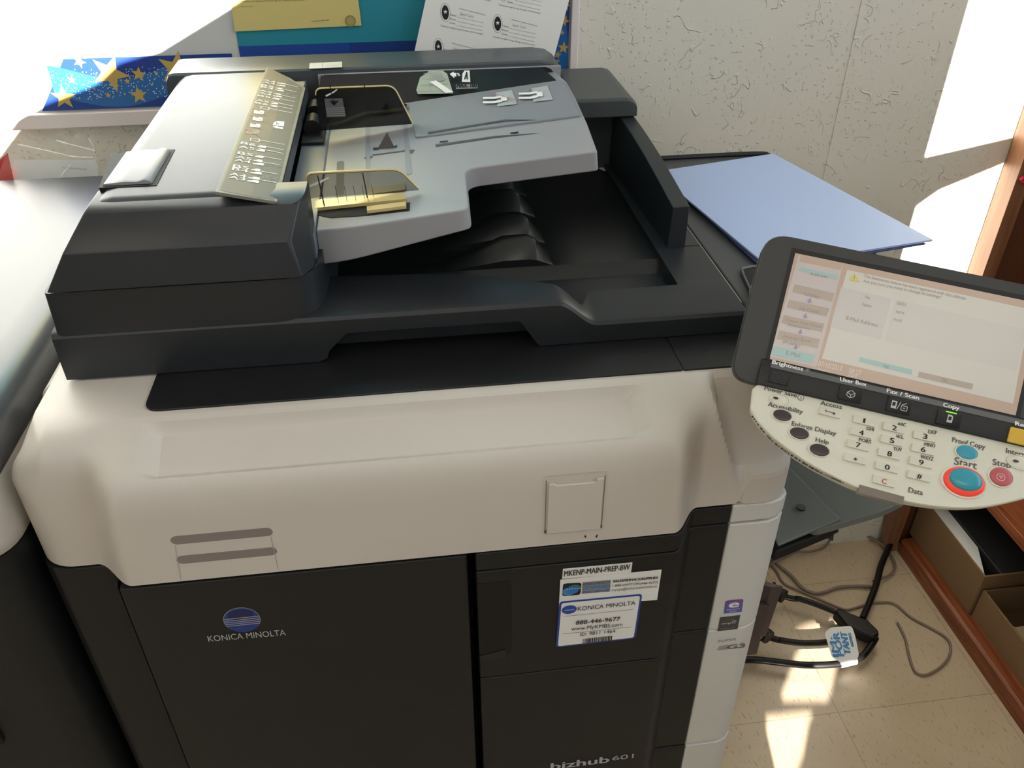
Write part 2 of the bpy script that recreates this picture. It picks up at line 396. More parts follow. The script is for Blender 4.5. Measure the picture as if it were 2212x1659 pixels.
a, b, c = s.px(508, 68), s.px(781, 55), s.px(774, 0)
s.poly([a, b, (c[0]+.0, c[1]), (c[0]-.004, 1.40), (a[0]+.006, 1.40)], YEL, -1)
s.pxtext('Curriculum and Legislative Services Branch, Ministry of Education', (515, 4), (658, 1), .0016, PDARK, 1)
s.pxtext('Victoria', (520, 15), (546, 14), .0014, PDARK, 1)
s.pxtext('Done this December 2008', (673, 47), (711, 44), .0016, PDARK, 1)
x, y = s.px(757, 45); s.ell(x, y, .0075, .0075, mat('gold_seal_print', (150, 142, 84), .4), 1, 22); s.ell(x, y, .005, .005, mat('gold_seal_light', (170, 160, 100), .4), 1.5, 16)
o = s.done('certificate', loc=(-.12, YB-.004, a[1])); tag(o, 'pale yellow certificate with a small round seal, on the teal poster', 'certificate')
# spirit-card sheet: leans in front of the board
s = Sheet((.12, .655, 1.10), (1, 0, 0), (0, .10, 1), .0004)
s.poly([s.px(*q) for q in ((890, 135), (928, -40), (1240, -40), (1190, 150))], PAPER, -1)
for (dx, dy) in ((0, 0), (113, 24), (-15, 75), (98, 98), (17, -72), (125, -45)):
    u0, v0 = 962+dx, 27+dy
    x, y = s.px(u0, v0); s.ell(x, y, .0068, .0118, PGREY, .5); s.ell(x, y, .0062, .0112, PAPER, .8); s.ell(x, y, .0048, .0092, PBLACK, 1.1); s.star(x, y+.001, .003, PAPER, 1.4)
    s.pxtext('Rosemont Community School', (u0+30, v0-8), (u0+85, v0+6), .0016, PDARK, 1)
    s.pxtext('Spirit Card', (u0+32, v0+5), (u0+60, v0+11), .0034, PGREY, 1)
    for k, w in enumerate(('Name:', 'Room:', 'Grade:')):
        s.pxtext(w, (u0+11-k*1.2, v0+6+k*8.5), (u0+24-k*1.2, v0+9+k*8.5), .0022, PDARK, 1)
        s.pxline((u0+26-k*1.2, v0+10+k*8.5), (u0+82-k*1.2, v0+22+k*8.5), .0004, PGREY, 1)
    s.pxtext('"Learning through Caring, Courage, and Community"', (u0-11, v0+29), (u0+81, v0+48), .0018, PDARK, 1)
o = s.done('card_sheet', loc=(.12, .655, 1.09)); tag(o, 'tilted white sheet of printed spirit cards hanging behind the copier lid', 'paper sheet')
#@@SPLIT
# ================================================================ LEFT UNIT, behind it a bag
ul = tag(empty('paper_feed_cabinet', (-.62, .3, 0)), 'charcoal and cream feeder cabinet standing left of the copier', 'cabinet')
def bodycover(bm, stations, prof):
    loft(bm, [prof(x) for x in stations])
xs_r = -.352
def rsec(x, cr, top, ytop=.595):
    """closed YZ section of a cover with front edge pulled in by the corner rounding cr(x)."""
    return x
# top slab of the cabinet: charcoal, rounded right shoulder
bm = bmesh.new()
pr = [(-1.05, .935), (-1.05, .984), (-.395, .984), (-.375, .980), (-.363, .970), (-.3555, .958), (-.3555, .942), (-.3600, .940)]
secs = []
for y, dz, dx in ((-.060, -.03, .012), (-.055, -.012, .006), (-.042, -.002, .001), (-.03, 0, 0), (.20, 0, 0), (.596, 0, 0)):
    secs.append([(x-(dx if x > -1 else 0), y, z+(dz if z > .955 else 0)) for x, z in pr])
loft(bm, secs); finish('top_panel', bm, mat('soft_charcoal_top', (50, 54, 58), .3, spec=1.0, mottle=.05), ul, angle=50)
bm = bmesh.new()
pts = roundpoly([(-1.05, -.018), (-.3565, -.018), (-.3565, .59), (-1.05, .59)], [0, .04, .01, 0], 8)
loft(bm, [[(x-k if x > -1 else x, y+k, z) for x, y in pts] for z, k in ((.868, .006), (.872, .002), (.885, 0), (.9395, 0))]); finish('cream_band', bm, WHITE, ul, angle=60)
bm = bmesh.new(); pts2 = roundpoly([(-1.04, -.012), (-.360, -.012), (-.360, .585), (-1.04, .585)], [0, .04, .01, 0], 8)
loft(bm, [[(x, y, z) for x, y in pts2] for z in (.0, .8675)]); finish('body', bm, DFRONT, ul)
s = Sheet((0, -.045, 0), (1, 0, 0), (0, 0, 1)); 
bm = bmesh.new(); box(bm, -.62, -.445, -.019, -.008, .62, .74); finish('door_handle', bm, BLACK, ul, bevel=.006)
# sheets in a clear bag, leaning on the wall
t = tag(empty('document_bag', (-.50, .6, .984)), 'clear plastic bag holding white papers, propped on the cabinet top', 'bag')
s = Sheet((-.45, .625, .984), (1, 0, 0), (0, .12, 1), .0006)
s.poly([s.px(*q) for q in ((30, 345), (208, 345), (214, 392), (24, 400))], PAPER, -1)
s.pxtext('The Education of Character', (134, 363), (188, 367), .0022, PGREY, 1)
s.done('paper_sheet', t)
s = Sheet((-.45, .62, .984), (1, 0, 0), (0, .12, 1), .0006)
s.poly([s.px(*q) for q in ((0, 345), (17, 330), (31, 392), (-20, 400))], mat('red_folder', (206, 66, 60), .5), -1)
s.done('red_folder', t)
FILM = mat('clear_film', (235, 240, 236), .08, alpha=.10)
bm = bmesh.new(); rnd = random.Random(4)
gx, gz = 16, 8; g = []
tl, tr, br, bl = aty(.60, 20, 300), aty(.60, 205, 285), aty(.60, 216, 395), aty(.60, -10, 400)
for j in range(gz+1):
    g.append([bm.verts.new((tl.lerp(tr, i/gx)).lerp(bl.lerp(br, i/gx), j/gz)+Vector((0, rnd.uniform(-.006, .006), rnd.uniform(-.004, .004) if j == 0 else 0))) for i in range(gx+1)])
for j in range(gz):
    for i in range(gx): bm.faces.new((g[j][i], g[j][i+1], g[j+1][i+1], g[j+1][i]))
finish('film', bm, FILM, t, angle=80)
FE = mat('film_crease', (240, 244, 240), .1, alpha=.5)
bm = bmesh.new()
for P in (((190, 298), (203, 318), (208, 345), (213, 385)), ((40, 312), (100, 325), (160, 338), (200, 340)), ((120, 303), (165, 315), (205, 325)), ((205, 340), (212, 352), (210, 368)), ((130, 385), (150, 358))):
    tube(bm, [aty(.596, *q) for q in P], .0009, 5, 4)
finish('crease', bm, FE, t)

# ================================================================ COPIER BODY
cp = tag(empty('photocopier', (0, .3, 0)), 'large office photocopier with charcoal document feeder and cream front', 'photocopier')
YF, YS = -.030, 0.0        # protruding door plane / side shoulder plane
# --- cream top cover
SH = [(.13, .9785), (.06, .9785), (.035, .9782), (.017, .9745), (.006, .9655), (.001, .953), (.0, .935), (.0, .90), (.0, .87), (.0, .855), (.0, .8435), (.006, .842), (.10, .842)]
BU = [(.13, .9785), (.06, .9785), (.037, .9782), (.028, .976), (.005, .9665), (-.015, .9565), (-.0255, .946), (-.0300, .928), (-.0305, .90), (-.0305, .87), (-.0305, .8435), (-.025, .842), (.10, .842)]
SC = [(.13, .9785), (.06, .9785), (.037, .9783), (.0325, .972), (.030, .960), (.024, .930), (.0185, .905), (.0135, .8825), (.0125, .8800), (.0015, .8775), (.0, .873), (.0, .842), (.10, .842)]
def resamp(P, n, spline=True):
    """shared parameter (one unit per control point) keeps the features of the profiles aligned."""
    out = []; m_ = len(P)-1
    for k in range(n+1):
        t = k/n*m_; i = min(int(t), m_-1); f = t-i
        if spline and i < 9:
            p = [P[max(0, min(m_, i+j))] for j in (-1, 0, 1, 2)]
            out.append(tuple(.5*(2*p[1][c]+(p[2][c]-p[0][c])*f+(2*p[0][c]-5*p[1][c]+4*p[2][c]-p[3][c])*f*f+(-p[0][c]+3*p[1][c]-3*p[2][c]+p[3][c])*f**3) for c in (0, 1)))
        else: out.append((lerp(P[i][0], P[i+1][0], f), lerp(P[i][1], P[i+1][1], f)))
    return out
NS = 144
SHr, BUr, SCr = resamp(SH, NS), resamp(BU, NS), resamp(SC, NS, False)
def cover_sec(x):
    wb = min(sst(-.300, -.262, x), 1-sst(.222, .254, x))
    wsx = sst(.262, .296, x)
    out = []
    for i in range(NS+1):
        (y, z), (yb, zb), (yc, zc) = SHr[i], BUr[i], SCr[i]
        # the bump grows out of the shoulder further out as it goes down
        zz = (z-.842)/.13
        w = min(sst(-.300+.012*max(0, zz), -.262+.012*max(0, zz), x), 1-sst(.222-.01*max(0, zz), .254, x))
        Y, Z_ = lerp(y, yb, w), lerp(z, zb, w)
        xb_ = lerp(.298, .258, min(1, max(0, (z-.86)/.115))); wsx = sst(xb_-.006, xb_+.006, x)
        Y, Z_ = lerp(Y, yc, wsx), lerp(Z_, zc, wsx)
        # shallow tray in the sloping top
        if -.021 < Y < .029 and Z_ > .95:
            rp = lambda a_, b_, v: min(1, max(0, (v-a_)/(b_-a_)))
            d = rp(-.0205, -.013, Y)*(1-rp(.0225, .0265, Y))*rp(-.2355, -.2200, x)*(1-rp(.180, .1955, x))
            Z_ -= .0095*d
        # rounded outer corners
        e = max(0, abs(x)-.318); R_ = .036; pull = R_-math.sqrt(max(0, R_*R_-min(e, R_)**2))
        Y2 = Y+pull*min(1, max(0, (.06-Y)/.05)) if Y < .06 else Y
        top = sst(.93, .9785, Z_)
        X = x
        if x > .30: X = x-(.018*top)*sst(.30, .353, x)
        if x < -.30: X = x+(.026*top)*sst(.30, .352, -x)
        out.append((X, Y2, Z_))
    return out
xs = sorted(set([round(v, 4) for v in list(np.linspace(-.353, -.318, 12))+list(np.linspace(-.318, -.237, 30))+[-.2355, -.2305, -.2255, -.2200, -.2185]+list(np.linspace(-.216, -.21, 3))+list(np.linspace(-.21, .17, 10))+list(np.linspace(.17, .1785, 3))+[.180, .185, .190, .1955, .197]+list(np.linspace(.20, .318, 42))+list(np.linspace(.318, .353, 12))]))
bm = bmesh.new(); loft(bm, [cover_sec(x) for x in xs])
cover = finish('cream_cover', bm, WHITE, cp, angle=24)
# side returns of the cream cover reach back under the lid
bm = bmesh.new()
loft(bm, [[(-.352, y, .842), (-.350, y, .93), (-.340, y, .965), (-.326, y, .9783), (-.20, y, .9783), (-.20, y, .842)] for y in (.10, .56)])
finish('side_cover', bm, WHITE, cp, angle=50); bm = bmesh.new()
loft(bm, [[(.352, y, .842), (.350, y, .93), (.345, y, .965), (.335, y, .9775), (.20, y, .9775), (.20, y, .842)] for y in (.10, .56)])
finish('side_cover', bm, WHITE, cp, angle=50)
# two slots
bm = bmesh.new()
s = Sheet((0, YF-.0005, 0), (1, 0, 0), (0, 0, 1), .0003)
for (p, q) in (((382, 1167), (576, 1149)), ((395, 1209), (586, 1192))):
    A, B = s.px(*p), s.px(*q); d = Vector(B)-Vector(A); L_ = d.length; r = .0052
    pts = [(A[0]+r*math.cos(t_)*1, A[1]+r*math.sin(t_)) for t_ in np.linspace(math.pi/2, 3*math.pi/2, 9)]+[(B[0]+r*math.cos(t_), A[1]+r*math.sin(t_)) for t_ in np.linspace(-math.pi/2, math.pi/2, 9)]
    s.poly(pts, PWHITE, -1); s.poly([(x, z+.0004) if z < A[1] else (x, z-.0001) for x, z in pts], GROOVE, 0)
SE = mat('seam_line', (176, 168, 158), .6)
for p_, q_ in (((378, 1178), (391, 1250)), ((585, 1160), (601, 1228))): s.pxline(p_, q_, .0006, SE, .1)
s.done('slot', cp)
s = Sheet((0, YF-.0005, 0), (1, 0, 0), (0, 0, 1), .0003)
for q_ in (((1262, 1160), (1264, 1154), (1267, 1161)), ((1286, 1160), (1290, 1153), (1291, 1156), (1289, 1161))): s.pxpoly(q_, PBLACK, .2)
s.done('scuff', cp)
# small square hatch with recessed grip
bm = bmesh.new(); s = Sheet((0, YF-.0005, 0), (1, 0, 0), (0, 0, 1), .0004)
a, b, c, d = s.px(1176, 1030), s.px(1306, 1018), s.px(1304, 1138), s.px(1178, 1150)
xa, xb = (a[0]+d[0])/2, (b[0]+c[0])/2; za, zc = (d[1]+c[1])/2, (a[1]+b[1])/2
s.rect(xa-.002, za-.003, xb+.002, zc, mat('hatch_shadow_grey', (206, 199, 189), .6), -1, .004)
s.rect(xa, za-.0008, xb, za+.003, GROOVE, .2)
for x_ in (xa+.0006, xb-.0006): s.line((x_, za), (x_, zc-.004), .0009, GROOVE, .2)
s.done('hatch_recess', cp)
bm = bmesh.new(); n = (0, -.0025, 0)
P = [(xa+.0020, za), (xb-.002, za), (xb-.002, zc-.006), (xb-.008, zc-.006), (xb-.0105, zc-.0095), (xa+.0095, zc-.0095), (xa+.0075, zc-.0075), (xa+.0025, zc-.0075)]
prism(bm, [(x, YF-.0007, z) for x, z in P], n); finish('hatch_door', bm, WHITE, cp, bevel=.0008)
# --- black platen surround on top, in two pieces with the groove between
def yq(u, v): return atz(.980, u, v)
bm = bmesh.new(); P = roundpoly([(-.236, .0375), (.2345, .0375), (.2345, .56), (-.236, .56)], [.014, 0, 0, 0])
prism(bm, [(x, y, .978) for x, y in P], (0, 0, .0022)); finish('platen_surround', bm, BLACK, cp, bevel=.0008)
bm = bmesh.new(); P = roundpoly([(.2365, .0375), (.331, .0375), (.331, .56), (.2365, .56)], [0, .004, 0, 0])
box(bm, .2344, .2366, .038, .56, .9787, .9792)
prism(bm, [(x, y, .978) for x, y in P], (0, 0, .0022)); finish('side_top_panel', bm, BLACK, cp, bevel=.0008)
s = Sheet((0, 0, .9802), (1, 0, 0), (0, 1, 0), .0003); x, y = s.px(1523, 749); s.ell(x, y, .0088, .0088, DARK, -1); s.ell(x, y, .0078, .0078, DEEP, 0); s.done('screw_hole', cp)
# --- lower front: one horizontal outline, cut by level seams
def outline(x0, x1, off=0):
    """front outline between x0 and x1, following shoulder, chamfer and door plane."""
    K = [(-.353, .04), (-.350, .014), (-.340, .004), (-.325, 0), (-.290, 0), (-.277, -.028), (-.272, -.030), (.226, -.030), (.232, -.027), (.250, -.001), (.256, 0), (.330, 0), (.342, .004), (.350, .012), (.353, .026), (.353, .04)]
    ys = lambda x: interp(x, [k[0]+i*1e-6 for i, k in enumerate(K)], [k[1] for k in K])
    pts = [(x0, ys(x0))]+[k for k in K if x0 < k[0] < x1]+[(x1, ys(x1) if x1 < .353 else .04)]
    return pts
def panel(name, x0, x1, z0, z1, M, back=.06, shrink=.0):
    bm = bmesh.new(); P = outline(x0, x1); P = [(x, y+shrink) for x, y in P]+[(x1, back), (x0, back)]
    prism(bm, [(x, y, z0) for x, y in P], (0, 0, z1-z0)); return finish(name, bm, M, cp, bevel=.0018)
bm = bmesh.new(); box(bm, -.316, .335, .045, .56, .02, .968); finish('chassis', bm, DEEP, cp)
panel('left_column', -.353, -.2775, .05, .8405, DFRONT)
panel('front_door', -.276, .0285, .05, .8395, DFRONT)
pa = panel('upper_trim', .0365, .2895, .8180, .8405, DFRONT)
panel('toner_door', .0365, .2895, .6590, .8165, DFRONT)
panel('lower_door', .0365, .2895, .4400, .6575, DFRONT, shrink=.0)
panel('base_trim', .0365, .2895, .05, .4385, DFRONT, shrink=-.001)
panel('pale_column', .2905, .353, .8180, .8405, WCOL, .55)
panel('pale_column', .2905, .353, .6560, .8150, WCOL, .55)
panel('pale_column', .2905, .353, .4400, .6545, WCOL, .55)
panel('pale_column', .2905, .3545, .05, .4385, WCOL, .55, shrink=-.0015)
# recessed grip of the toner door
s = Sheet((0, YF, 0), (1, 0, 0), (0, 0, 1), .0004)
gx0 = s.px(1024, 1300)[0]; gx1 = s.px(1105, 1300)[0]; gz1 = s.px(1070, 1257)[1]; gz0 = s.px(1070, 1420)[1]
bm = bmesh.new(); prism(bm, [(x, YF-.0004, z) for x, z in roundpoly([(.0370, gz0), (gx1, gz0+.004), (gx1, gz1), (.0370, gz1)], [0, .006, .006, 0])], (0, .002, 0)); finish('grip_recess', bm, DEEP, cp, smooth=False)
bm = bmesh.new(); prism(bm, [(x, YF-.0012, z) for x, z in roundpoly([(.0370, gz0-.001), (gx1-.006, gz0-.001), (gx1-.006, gz0+.012), (.0370, gz0+.006)], [0, .002, .002, 0])], (0, .002, 0)); finish('grip_lip', bm, BLACK, cp)
# --- maker's badge, lettering and stickers (front planes)
s = Sheet((0, YF, 0), (1, 0, 0), (0, 0, 1), .0004)
x, z = s.px(523, 1339); rx = abs(s.px(563, 1339)[0]-x); rz = .0165
s.ell(x, z, rx, rz, mat('badge_blue', (20, 54, 130), .15), 0, 40)
s.ell(x, z+rz*.45, rx*.72, rz*.45, mat('badge_navy', (10, 26, 84), .12), .5, 30)
SIL = mat('badge_silver', (196, 198, 205), .25, metal=.7)
for k in range(5):
    zz = z-.0065+k*.0024; hw = rx*math.sqrt(max(0, 1-((zz-z)/rz)**2))
    s.rect(x-hw, zz, x+hw, zz+.0008, SIL, 1)
s.ell(x, z+.0003, rx*1.02, rz*1.02, SIL, -.6, 40)
s.pxtext('KONICA MINOLTA', (451, 1385), (618, 1371), .0085, mat('silver_lettering', (180, 182, 186), .35), 1)
s.done('badge', cp)
s = Sheet((0, YF, 0), (1, 0, 0), (0, 0, 1), .0004)
SL = mat('silver_lettering', (180, 182, 186), .35)
A, B = s.px(1190, 1658), s.px(1315, 1642); s.text('bizhub', A[0], B[1]-.0035, B[0]-A[0], .0135, SL, 1, bold=.0006)
A, B = s.px(1322, 1641), s.px(1368, 1636); s.text('601', A[0], A[1]-.001, B[0]-A[0], .0095, SL, 1)
s.done('model_lettering', cp)
s = Sheet((0, YF, 0), (1, 0, 0), (0, 0, 1), .0005)      # name strip
s.pxpoly([(1216, 1228), (1366, 1214), (1363, 1236), (1330, 1240), (1214, 1250)], PAPER, -.5)
s.pxtext('MKENP-MAIN-PREP-BW', (1218, 1244), (1360, 1229), .0078, PDARK, 1, bold=.0002)
s.done('name_sticker', cp)
s = Sheet((0, YF, 0), (1, 0, 0), (0, 0, 1), .0009)      # service sticker
s.pxpoly([(1210, 1251), (1429, 1229), (1419, 1295), (1207, 1308)], PAPER, -.5)
q = [s.px(*p_) for p_ in ((1216, 1259), (1256, 1257), (1253, 1283), (1214, 1286))]
s.poly(roundpoly(q, .003), PBLACK, .4); x, z = s.px(1231, 1275); s.ell(x-.001, z, .0066, .0056, SKYB, .8); s.ell(x+.004, z+.004, .0062, .0045, mat('print_sea_green', (40, 120, 110), .4), .6); s.ell(x+.0022, z+.001, .0062, .0050, mat('print_ocean_blue', (46, 120, 196), .4), 1)
for k in range(6): s.ell(x-.003+k*.0025, z+.004-abs(k-2.5)*.0004, .0006, .0006, PWHITE, 1.5, 6)
s.pxpoly([(1258, 1256), (1319, 1251), (1317, 1276), (1256, 1281)], mat('print_slate', (140, 142, 146), .5), .3)
s.pxtext('KONICA MINOLTA', (1259, 1263), (1317, 1257), .0032, PDARK, 1)
s.pxtext('OPTIMIZED', (1259, 1272), (1317, 1267), .0048, SKYB, 1, bold=.0002)
s.pxtext('PRINT SERVICES', (1259, 1280), (1315, 1275), .0032, BLUE, 1)
s.pxtext('SALES/SERVICE/SUPPLIES', (1323, 1256), (1420, 1248), .0034, PBLACK, 1, bold=.0002)
s.pxtext('1-888-44MYOPS(446-9677)', (1322, 1266), (1420, 1258), .0036, PDARK, 1)
s.pxtext('myops@bt.konicaminolta.ca', (1321, 1275), (1418, 1266), .0036, PDARK, 1)
s.done('service_sticker', cp)
s = Sheet((0, YF, 0), (1, 0, 0), (0, 0, 1), .0014)      # asset sticker, blue edge
q = [s.px(*p_) for p_ in ((1208, 1298), (1387, 1281), (1372, 1377), (1200, 1397))]
s.poly(roundpoly(q, .004), BLUE, -.5); c = (sum(p_[0] for p_ in q)/4, sum(p_[1] for p_ in q)/4)
q2 = [(c[0]+(p_[0]-c[0])*(1-.0021/abs(p_[0]-c[0])), c[1]+(p_[1]-c[1])*(1-.0021/abs(p_[1]-c[1]))) for p_ in q]
s.poly(roundpoly(q2, .003), PAPER, 0)
x, z = s.px(1229, 1314); s.ell(x, z, .0075, .0062, BLUE, .5); s.rect(x-.005, z-.0008, x+.005, z+.0008, mat('print_pale_blue', (120, 160, 220), .4), 1)
s.pxtext('KONICA MINOLTA', (1247, 1316), (1371, 1303), .0062, PBLACK, 1)
s.pxline((1218, 1328), (1367, 1313), .0004, PDARK); s.pxline((1215, 1366), (1362, 1351), .0004, PDARK)
s.pxtext('888-446-9677', (1243, 1346), (1338, 1337), .0062, PBLACK, 1, bold=.0001)
s.pxtext('www.MyKMBS.com', (1233, 1359), (1343, 1349), .0058, PBLACK, 1)
s.pxtext('ID: 9811 1464', (1252, 1371), (1328, 1363), .0056, PDARK, 1)
A, B = s.px(1258, 1387), s.px(1320, 1370); rnd = random.Random(2); x = A[0]
while x < B[0]:
    w = rnd.choice((.0005, .0008, .0012)); s.rect(x, A[1], x+w, B[1], PBLACK, 1); x += w+rnd.choice((.0004, .0007))
s.done('asset_sticker', cp)
s = Sheet((0, YS, 0), (1, 0, 0), (0, 0, 1), .0004)      # logos on the pale column
q = [s.px(*p_) for p_ in ((1567, 1297), (1606, 1293), (1602, 1321), (1563, 1325))]
s.poly(roundpoly(q, .003), mat('print_purple', (122, 84, 158), .4), 0); s.poly([q[3], q[2], ((q[1][0]+q[2][0])/2, (q[1][1]+q[2][1])/2), ((q[0][0]+q[3][0])/2, (q[0][1]+q[3][1])/2)], mat('print_violet', (96, 98, 176), .4), .3)
s.text('e', lerp(q[0][0], q[1][0], .28), lerp(q[3][1], q[0][1], .42), (q[1][0]-q[0][0])*.5, .012, PWHITE, 1, bold=.001)
s.text('Enterprise', lerp(q[3][0], q[2][0], .15), lerp(q[3][1], q[0][1], .24), (q[1][0]-q[0][0])*.7, .002, PWHITE, 1); s.text('Suite', lerp(q[3][0], q[2][0], .3), lerp(q[3][1], q[0][1], .08), (q[1][0]-q[0][0])*.4, .002, PWHITE, 1)
s.done('suite_logo', cp)
s = Sheet((0, YS, 0), (1, 0, 0), (0, 0, 1), .0004)
q = [s.px(*p_) for p_ in ((1555, 1333), (1599, 1328), (1593, 1358), (1550, 1363))]
s.poly(q, mat('logo_slate', (70, 70, 72), .4), 0); cx_, cz_ = (q[0][0]+q[2][0])/2, (q[0][1]+q[2][1])/2
for k in range(10):
    t0, t1 = math.pi*(.12+k*.076), math.pi*(.12+(k+1)*.076); s.line((cx_+.0085*math.cos(t0), cz_-.001+.0075*math.sin(t0)), (cx_+.0085*math.cos(t1), cz_-.001+.0075*math.sin(t1)), .0004, PGREY)
s.text('energy', cx_-.0085, cz_-.0006, .011, .0028, PWHITE, 1); s.star(cx_+.0055, cz_+.0015, .0035, PWHITE, 1); s.star(cx_+.0055, cz_+.0015, .0024, mat('logo_slate', (70, 70, 72)), 1.4)
s.text('ENERGY STAR', cx_-.008, cz_-.0088, .016, .0018, PGREY, 1)
s.done('energy_logo', cp)
s = Sheet((0, YS, 0), (1, 0, 0), (0, 0, 1), .0004)
A, B = s.px(1550, 1387), s.px(1590, 1383); s.text('SUPER', A[0], A[1], B[0]-A[0], .0042, PGREY, 1)
A, B = s.px(1570, 1402), s.px(1606, 1397); s.text('G3', A[0], A[1], B[0]-A[0]+.001, .0075, mat('print_mid', (110, 108, 110)), 1, bold=.0008)
for k in range(5): z_ = A[1]+k*.0016; s.rect(A[0]-.012+k*.0006, z_, A[0]+.001, z_+.0008, PGREY, .5)
s.done('fax_logo', cp)
#@@SPLIT
# ================================================================ DOCUMENT FEEDER (lid)
# base: right bar, front wall with the finger recess under it, and a shaped terrace
CURV = [(-.30, .19), (-.092, .172), (.032, .162), (.087, .146), (.132, .126), (.156, .116), (.170, .152), (.207, .152), (.270, .154), (.312, .156)]
def terr_top(x): return 1.0285 if x < .128 else lerp(1.0285, 1.0045, sst(.128, .168, x))
def fbot(x):
    if x < -.092: return .981
    if x < -.064: return lerp(.981, 1.0095, (x+.092)/.028) if x > -.082 else lerp(.981, .985, (x+.092)/.010)
    if x < .094: return 1.0095
    if x < .112: return lerp(1.0095, .981, (x-.094)/.018)
    return .981
bm = bmesh.new()
xsx = sorted(set([round(v, 4) for v in list(np.linspace(-.3125, -.1, 8))+list(np.linspace(-.1, -.06, 16))+list(np.linspace(-.06, .09, 10))+list(np.linspace(.09, .18, 36))+list(np.linspace(.18, .312, 8))]))
secs = []
for x in xsx:
    yb = interp(x, [c[0] for c in CURV], [c[1] for c in CURV]); zt = terr_top(x); zb = fbot(x)
    # inner recess ceiling
    zi = max(.984, zb) if zb > .99 else .984
    secs.append([(x, .093, zb), (x, .0925, zt-.005), (x, .0945, zt-.0015), (x, .098, zt), (x, yb-.002, zt), (x, yb, zt-.002), (x, yb, .984), (x, .118, .984), (x, .118, min(zi, 1.0095)), (x, .0935, zb)])
loft(bm, secs)
box(bm, -.311, .312, .15, .58, .9825, .988)
box(bm, .262, .312, .150, .235, .988, 1.0043); box(bm, .262, .312, .2365, .58, .988, 1.0045)
# rounded inner end of the left tower
P = roundpoly([(-.311, .0935), (-.083, .0935), (-.078, .20), (-.078, .52), (-.311, .52)], [.006, .035, .01, 0, 0], 8)
prism2(bm, [(x, y, .981) for x, y in P], [(x+(.004 if x < -.2 else 0), y, 1.067) for x, y in P])
feeder = finish('document_feeder', bm, DARK, cp, bevel=.0015, angle=40)
# dark strips under the recess (rubber edge)
# tower cover
bm = bmesh.new()
prf = [(.0915, 1.0685), (.0965, 1.1005), (.1175, 1.1250), (.1285, 1.129)]
def lx(z): return interp(z, [1.0685, 1.10, 1.13], [-.303, -.283, -.262])
def rx_(z, y): return -.0935-.006*sst(1.06, 1.10, z)*(1-sst(.10, .13, y))+.008*sst(.10, .13, y)
rows = [[(lerp(lx(z), rx_(z, y), t), y, z) for t in (0, .03, .97, 1)] for y, z in prf]
for (ya, za, yb_, zb_) in ():
    pass
secs = []
for y, z in prf: secs.append([(lx(z), y, z), (lx(z)+.004, y-.0006, z), (rx_(z, y)-.004, y-.0006, z), (rx_(z, y), y+.001, z), (-.0855, y+.02, z-.001), (-.0855, .160, z-.001), (lx(z), .160, z)])
loft(bm, secs)
loft(bm, [[(-.303, y, 1.0685), (-.283, y, 1.10), (-.268, y, 1.118), (-.21, y, 1.118), (-.21, y, 1.0685)] for y in (.155, .519)])
finish('tower_front', bm, DARK, feeder, bevel=.0012, angle=28)
# hinged upper cover
bm = bmesh.new()
pc = [(-.2655, 1.100), (-.2655, 1.116), (-.262, 1.1255), (-.254, 1.1305), (-.245, 1.1318), (-.15, 1.1320), (-.15, 1.100)]
secs = [[(x, y, z+dz*(1 if z > 1.12 else 0)) for x, z in pc] for y, dz in ((.1305, -.004), (.133, -.0015), (.138, 0), (.5175, 0), (.5195, -.002))]
loft(bm, secs)
box(bm, -.1505, -.112, .1285, .519, 1.10, 1.120)
lid = finish('upper_cover', bm, DTOP, feeder, bevel=.0008, angle=40)
# latch lever; a flush black slab paints the shade of its pocket
bm = bmesh.new()
P = [atz(1.1322, *q) for q in ((247, 332), (378, 323), (338, 401), (222, 406))]
prism(bm, [(p.x-(.003 if i in (0, 3) else 0), p.y, 1.1285) for i, p in enumerate(P)], (0, 0, .0040)); finish('lever_pocket_shade', bm, DEEP, feeder)
bm = bmesh.new()
y0, y1 = P[3].y+.004, P[1].y-.005; xr = (P[1].x+P[2].x)/2-.0035
secs = []
for y, k in ((y0, 0), (y0+.003, 1), (y1-.006, 1), (y1, 0)):
    secs.append([(xr, y, 1.131), (xr-.001, y, 1.1345+.0012*k), (xr-.006, y, 1.1362+.001*k), (xr-.013, y, 1.1345+.0008*k), (xr-.022, y, 1.1352+.001*k), (xr-.040, y, 1.1340), (-.262, y, 1.125), (-.271, y, 1.110), (-.271, y, 1.10), (-.25, y, 1.10)])
loft(bm, secs); finish('latch_lever', bm, GREY, feeder, angle=60)
# paper-size flap: tilts down to the right
LO = Vector((-.157, .118, 1.1385)); LR = Vector((-.1085, .118, 1.1270))
fa = (LR-LO).normalized(); fb = Vector((0, 1, 0)); fl = (LR-LO).length; fh = .398
bm = bmesh.new(); nn = fa.cross(fb)
q = [LO, LR, LR+fb*(fh*.86), LO+fa*fl*.60+fb*fh*.93, LO+fb*fh]
prism(bm, q, -nn*.003); box(bm, -.156, -.112, .1285, .50, 1.115, 1.124)
flap = finish('size_flap', bm, mat('flap_grey', (128, 124, 115), .45, spec=.35), feeder, bevel=.0006)
s = Sheet(LO, fa, fb, .0003)
def fp(u, v): return s.px(u, v)
s.poly([(.003, .004), (fl*.56, .002), (fl*.56, fh*.93), (.003, fh*.985)], LABEL, -1)
s.poly([(fl*.56, .002), (fl-.003, .002), (fl-.003, fh*.85), (fl*.56, fh*.92)], LABEL2, -1)
def c6(x, y): return (460+x/5.53, 130+y/5.53)
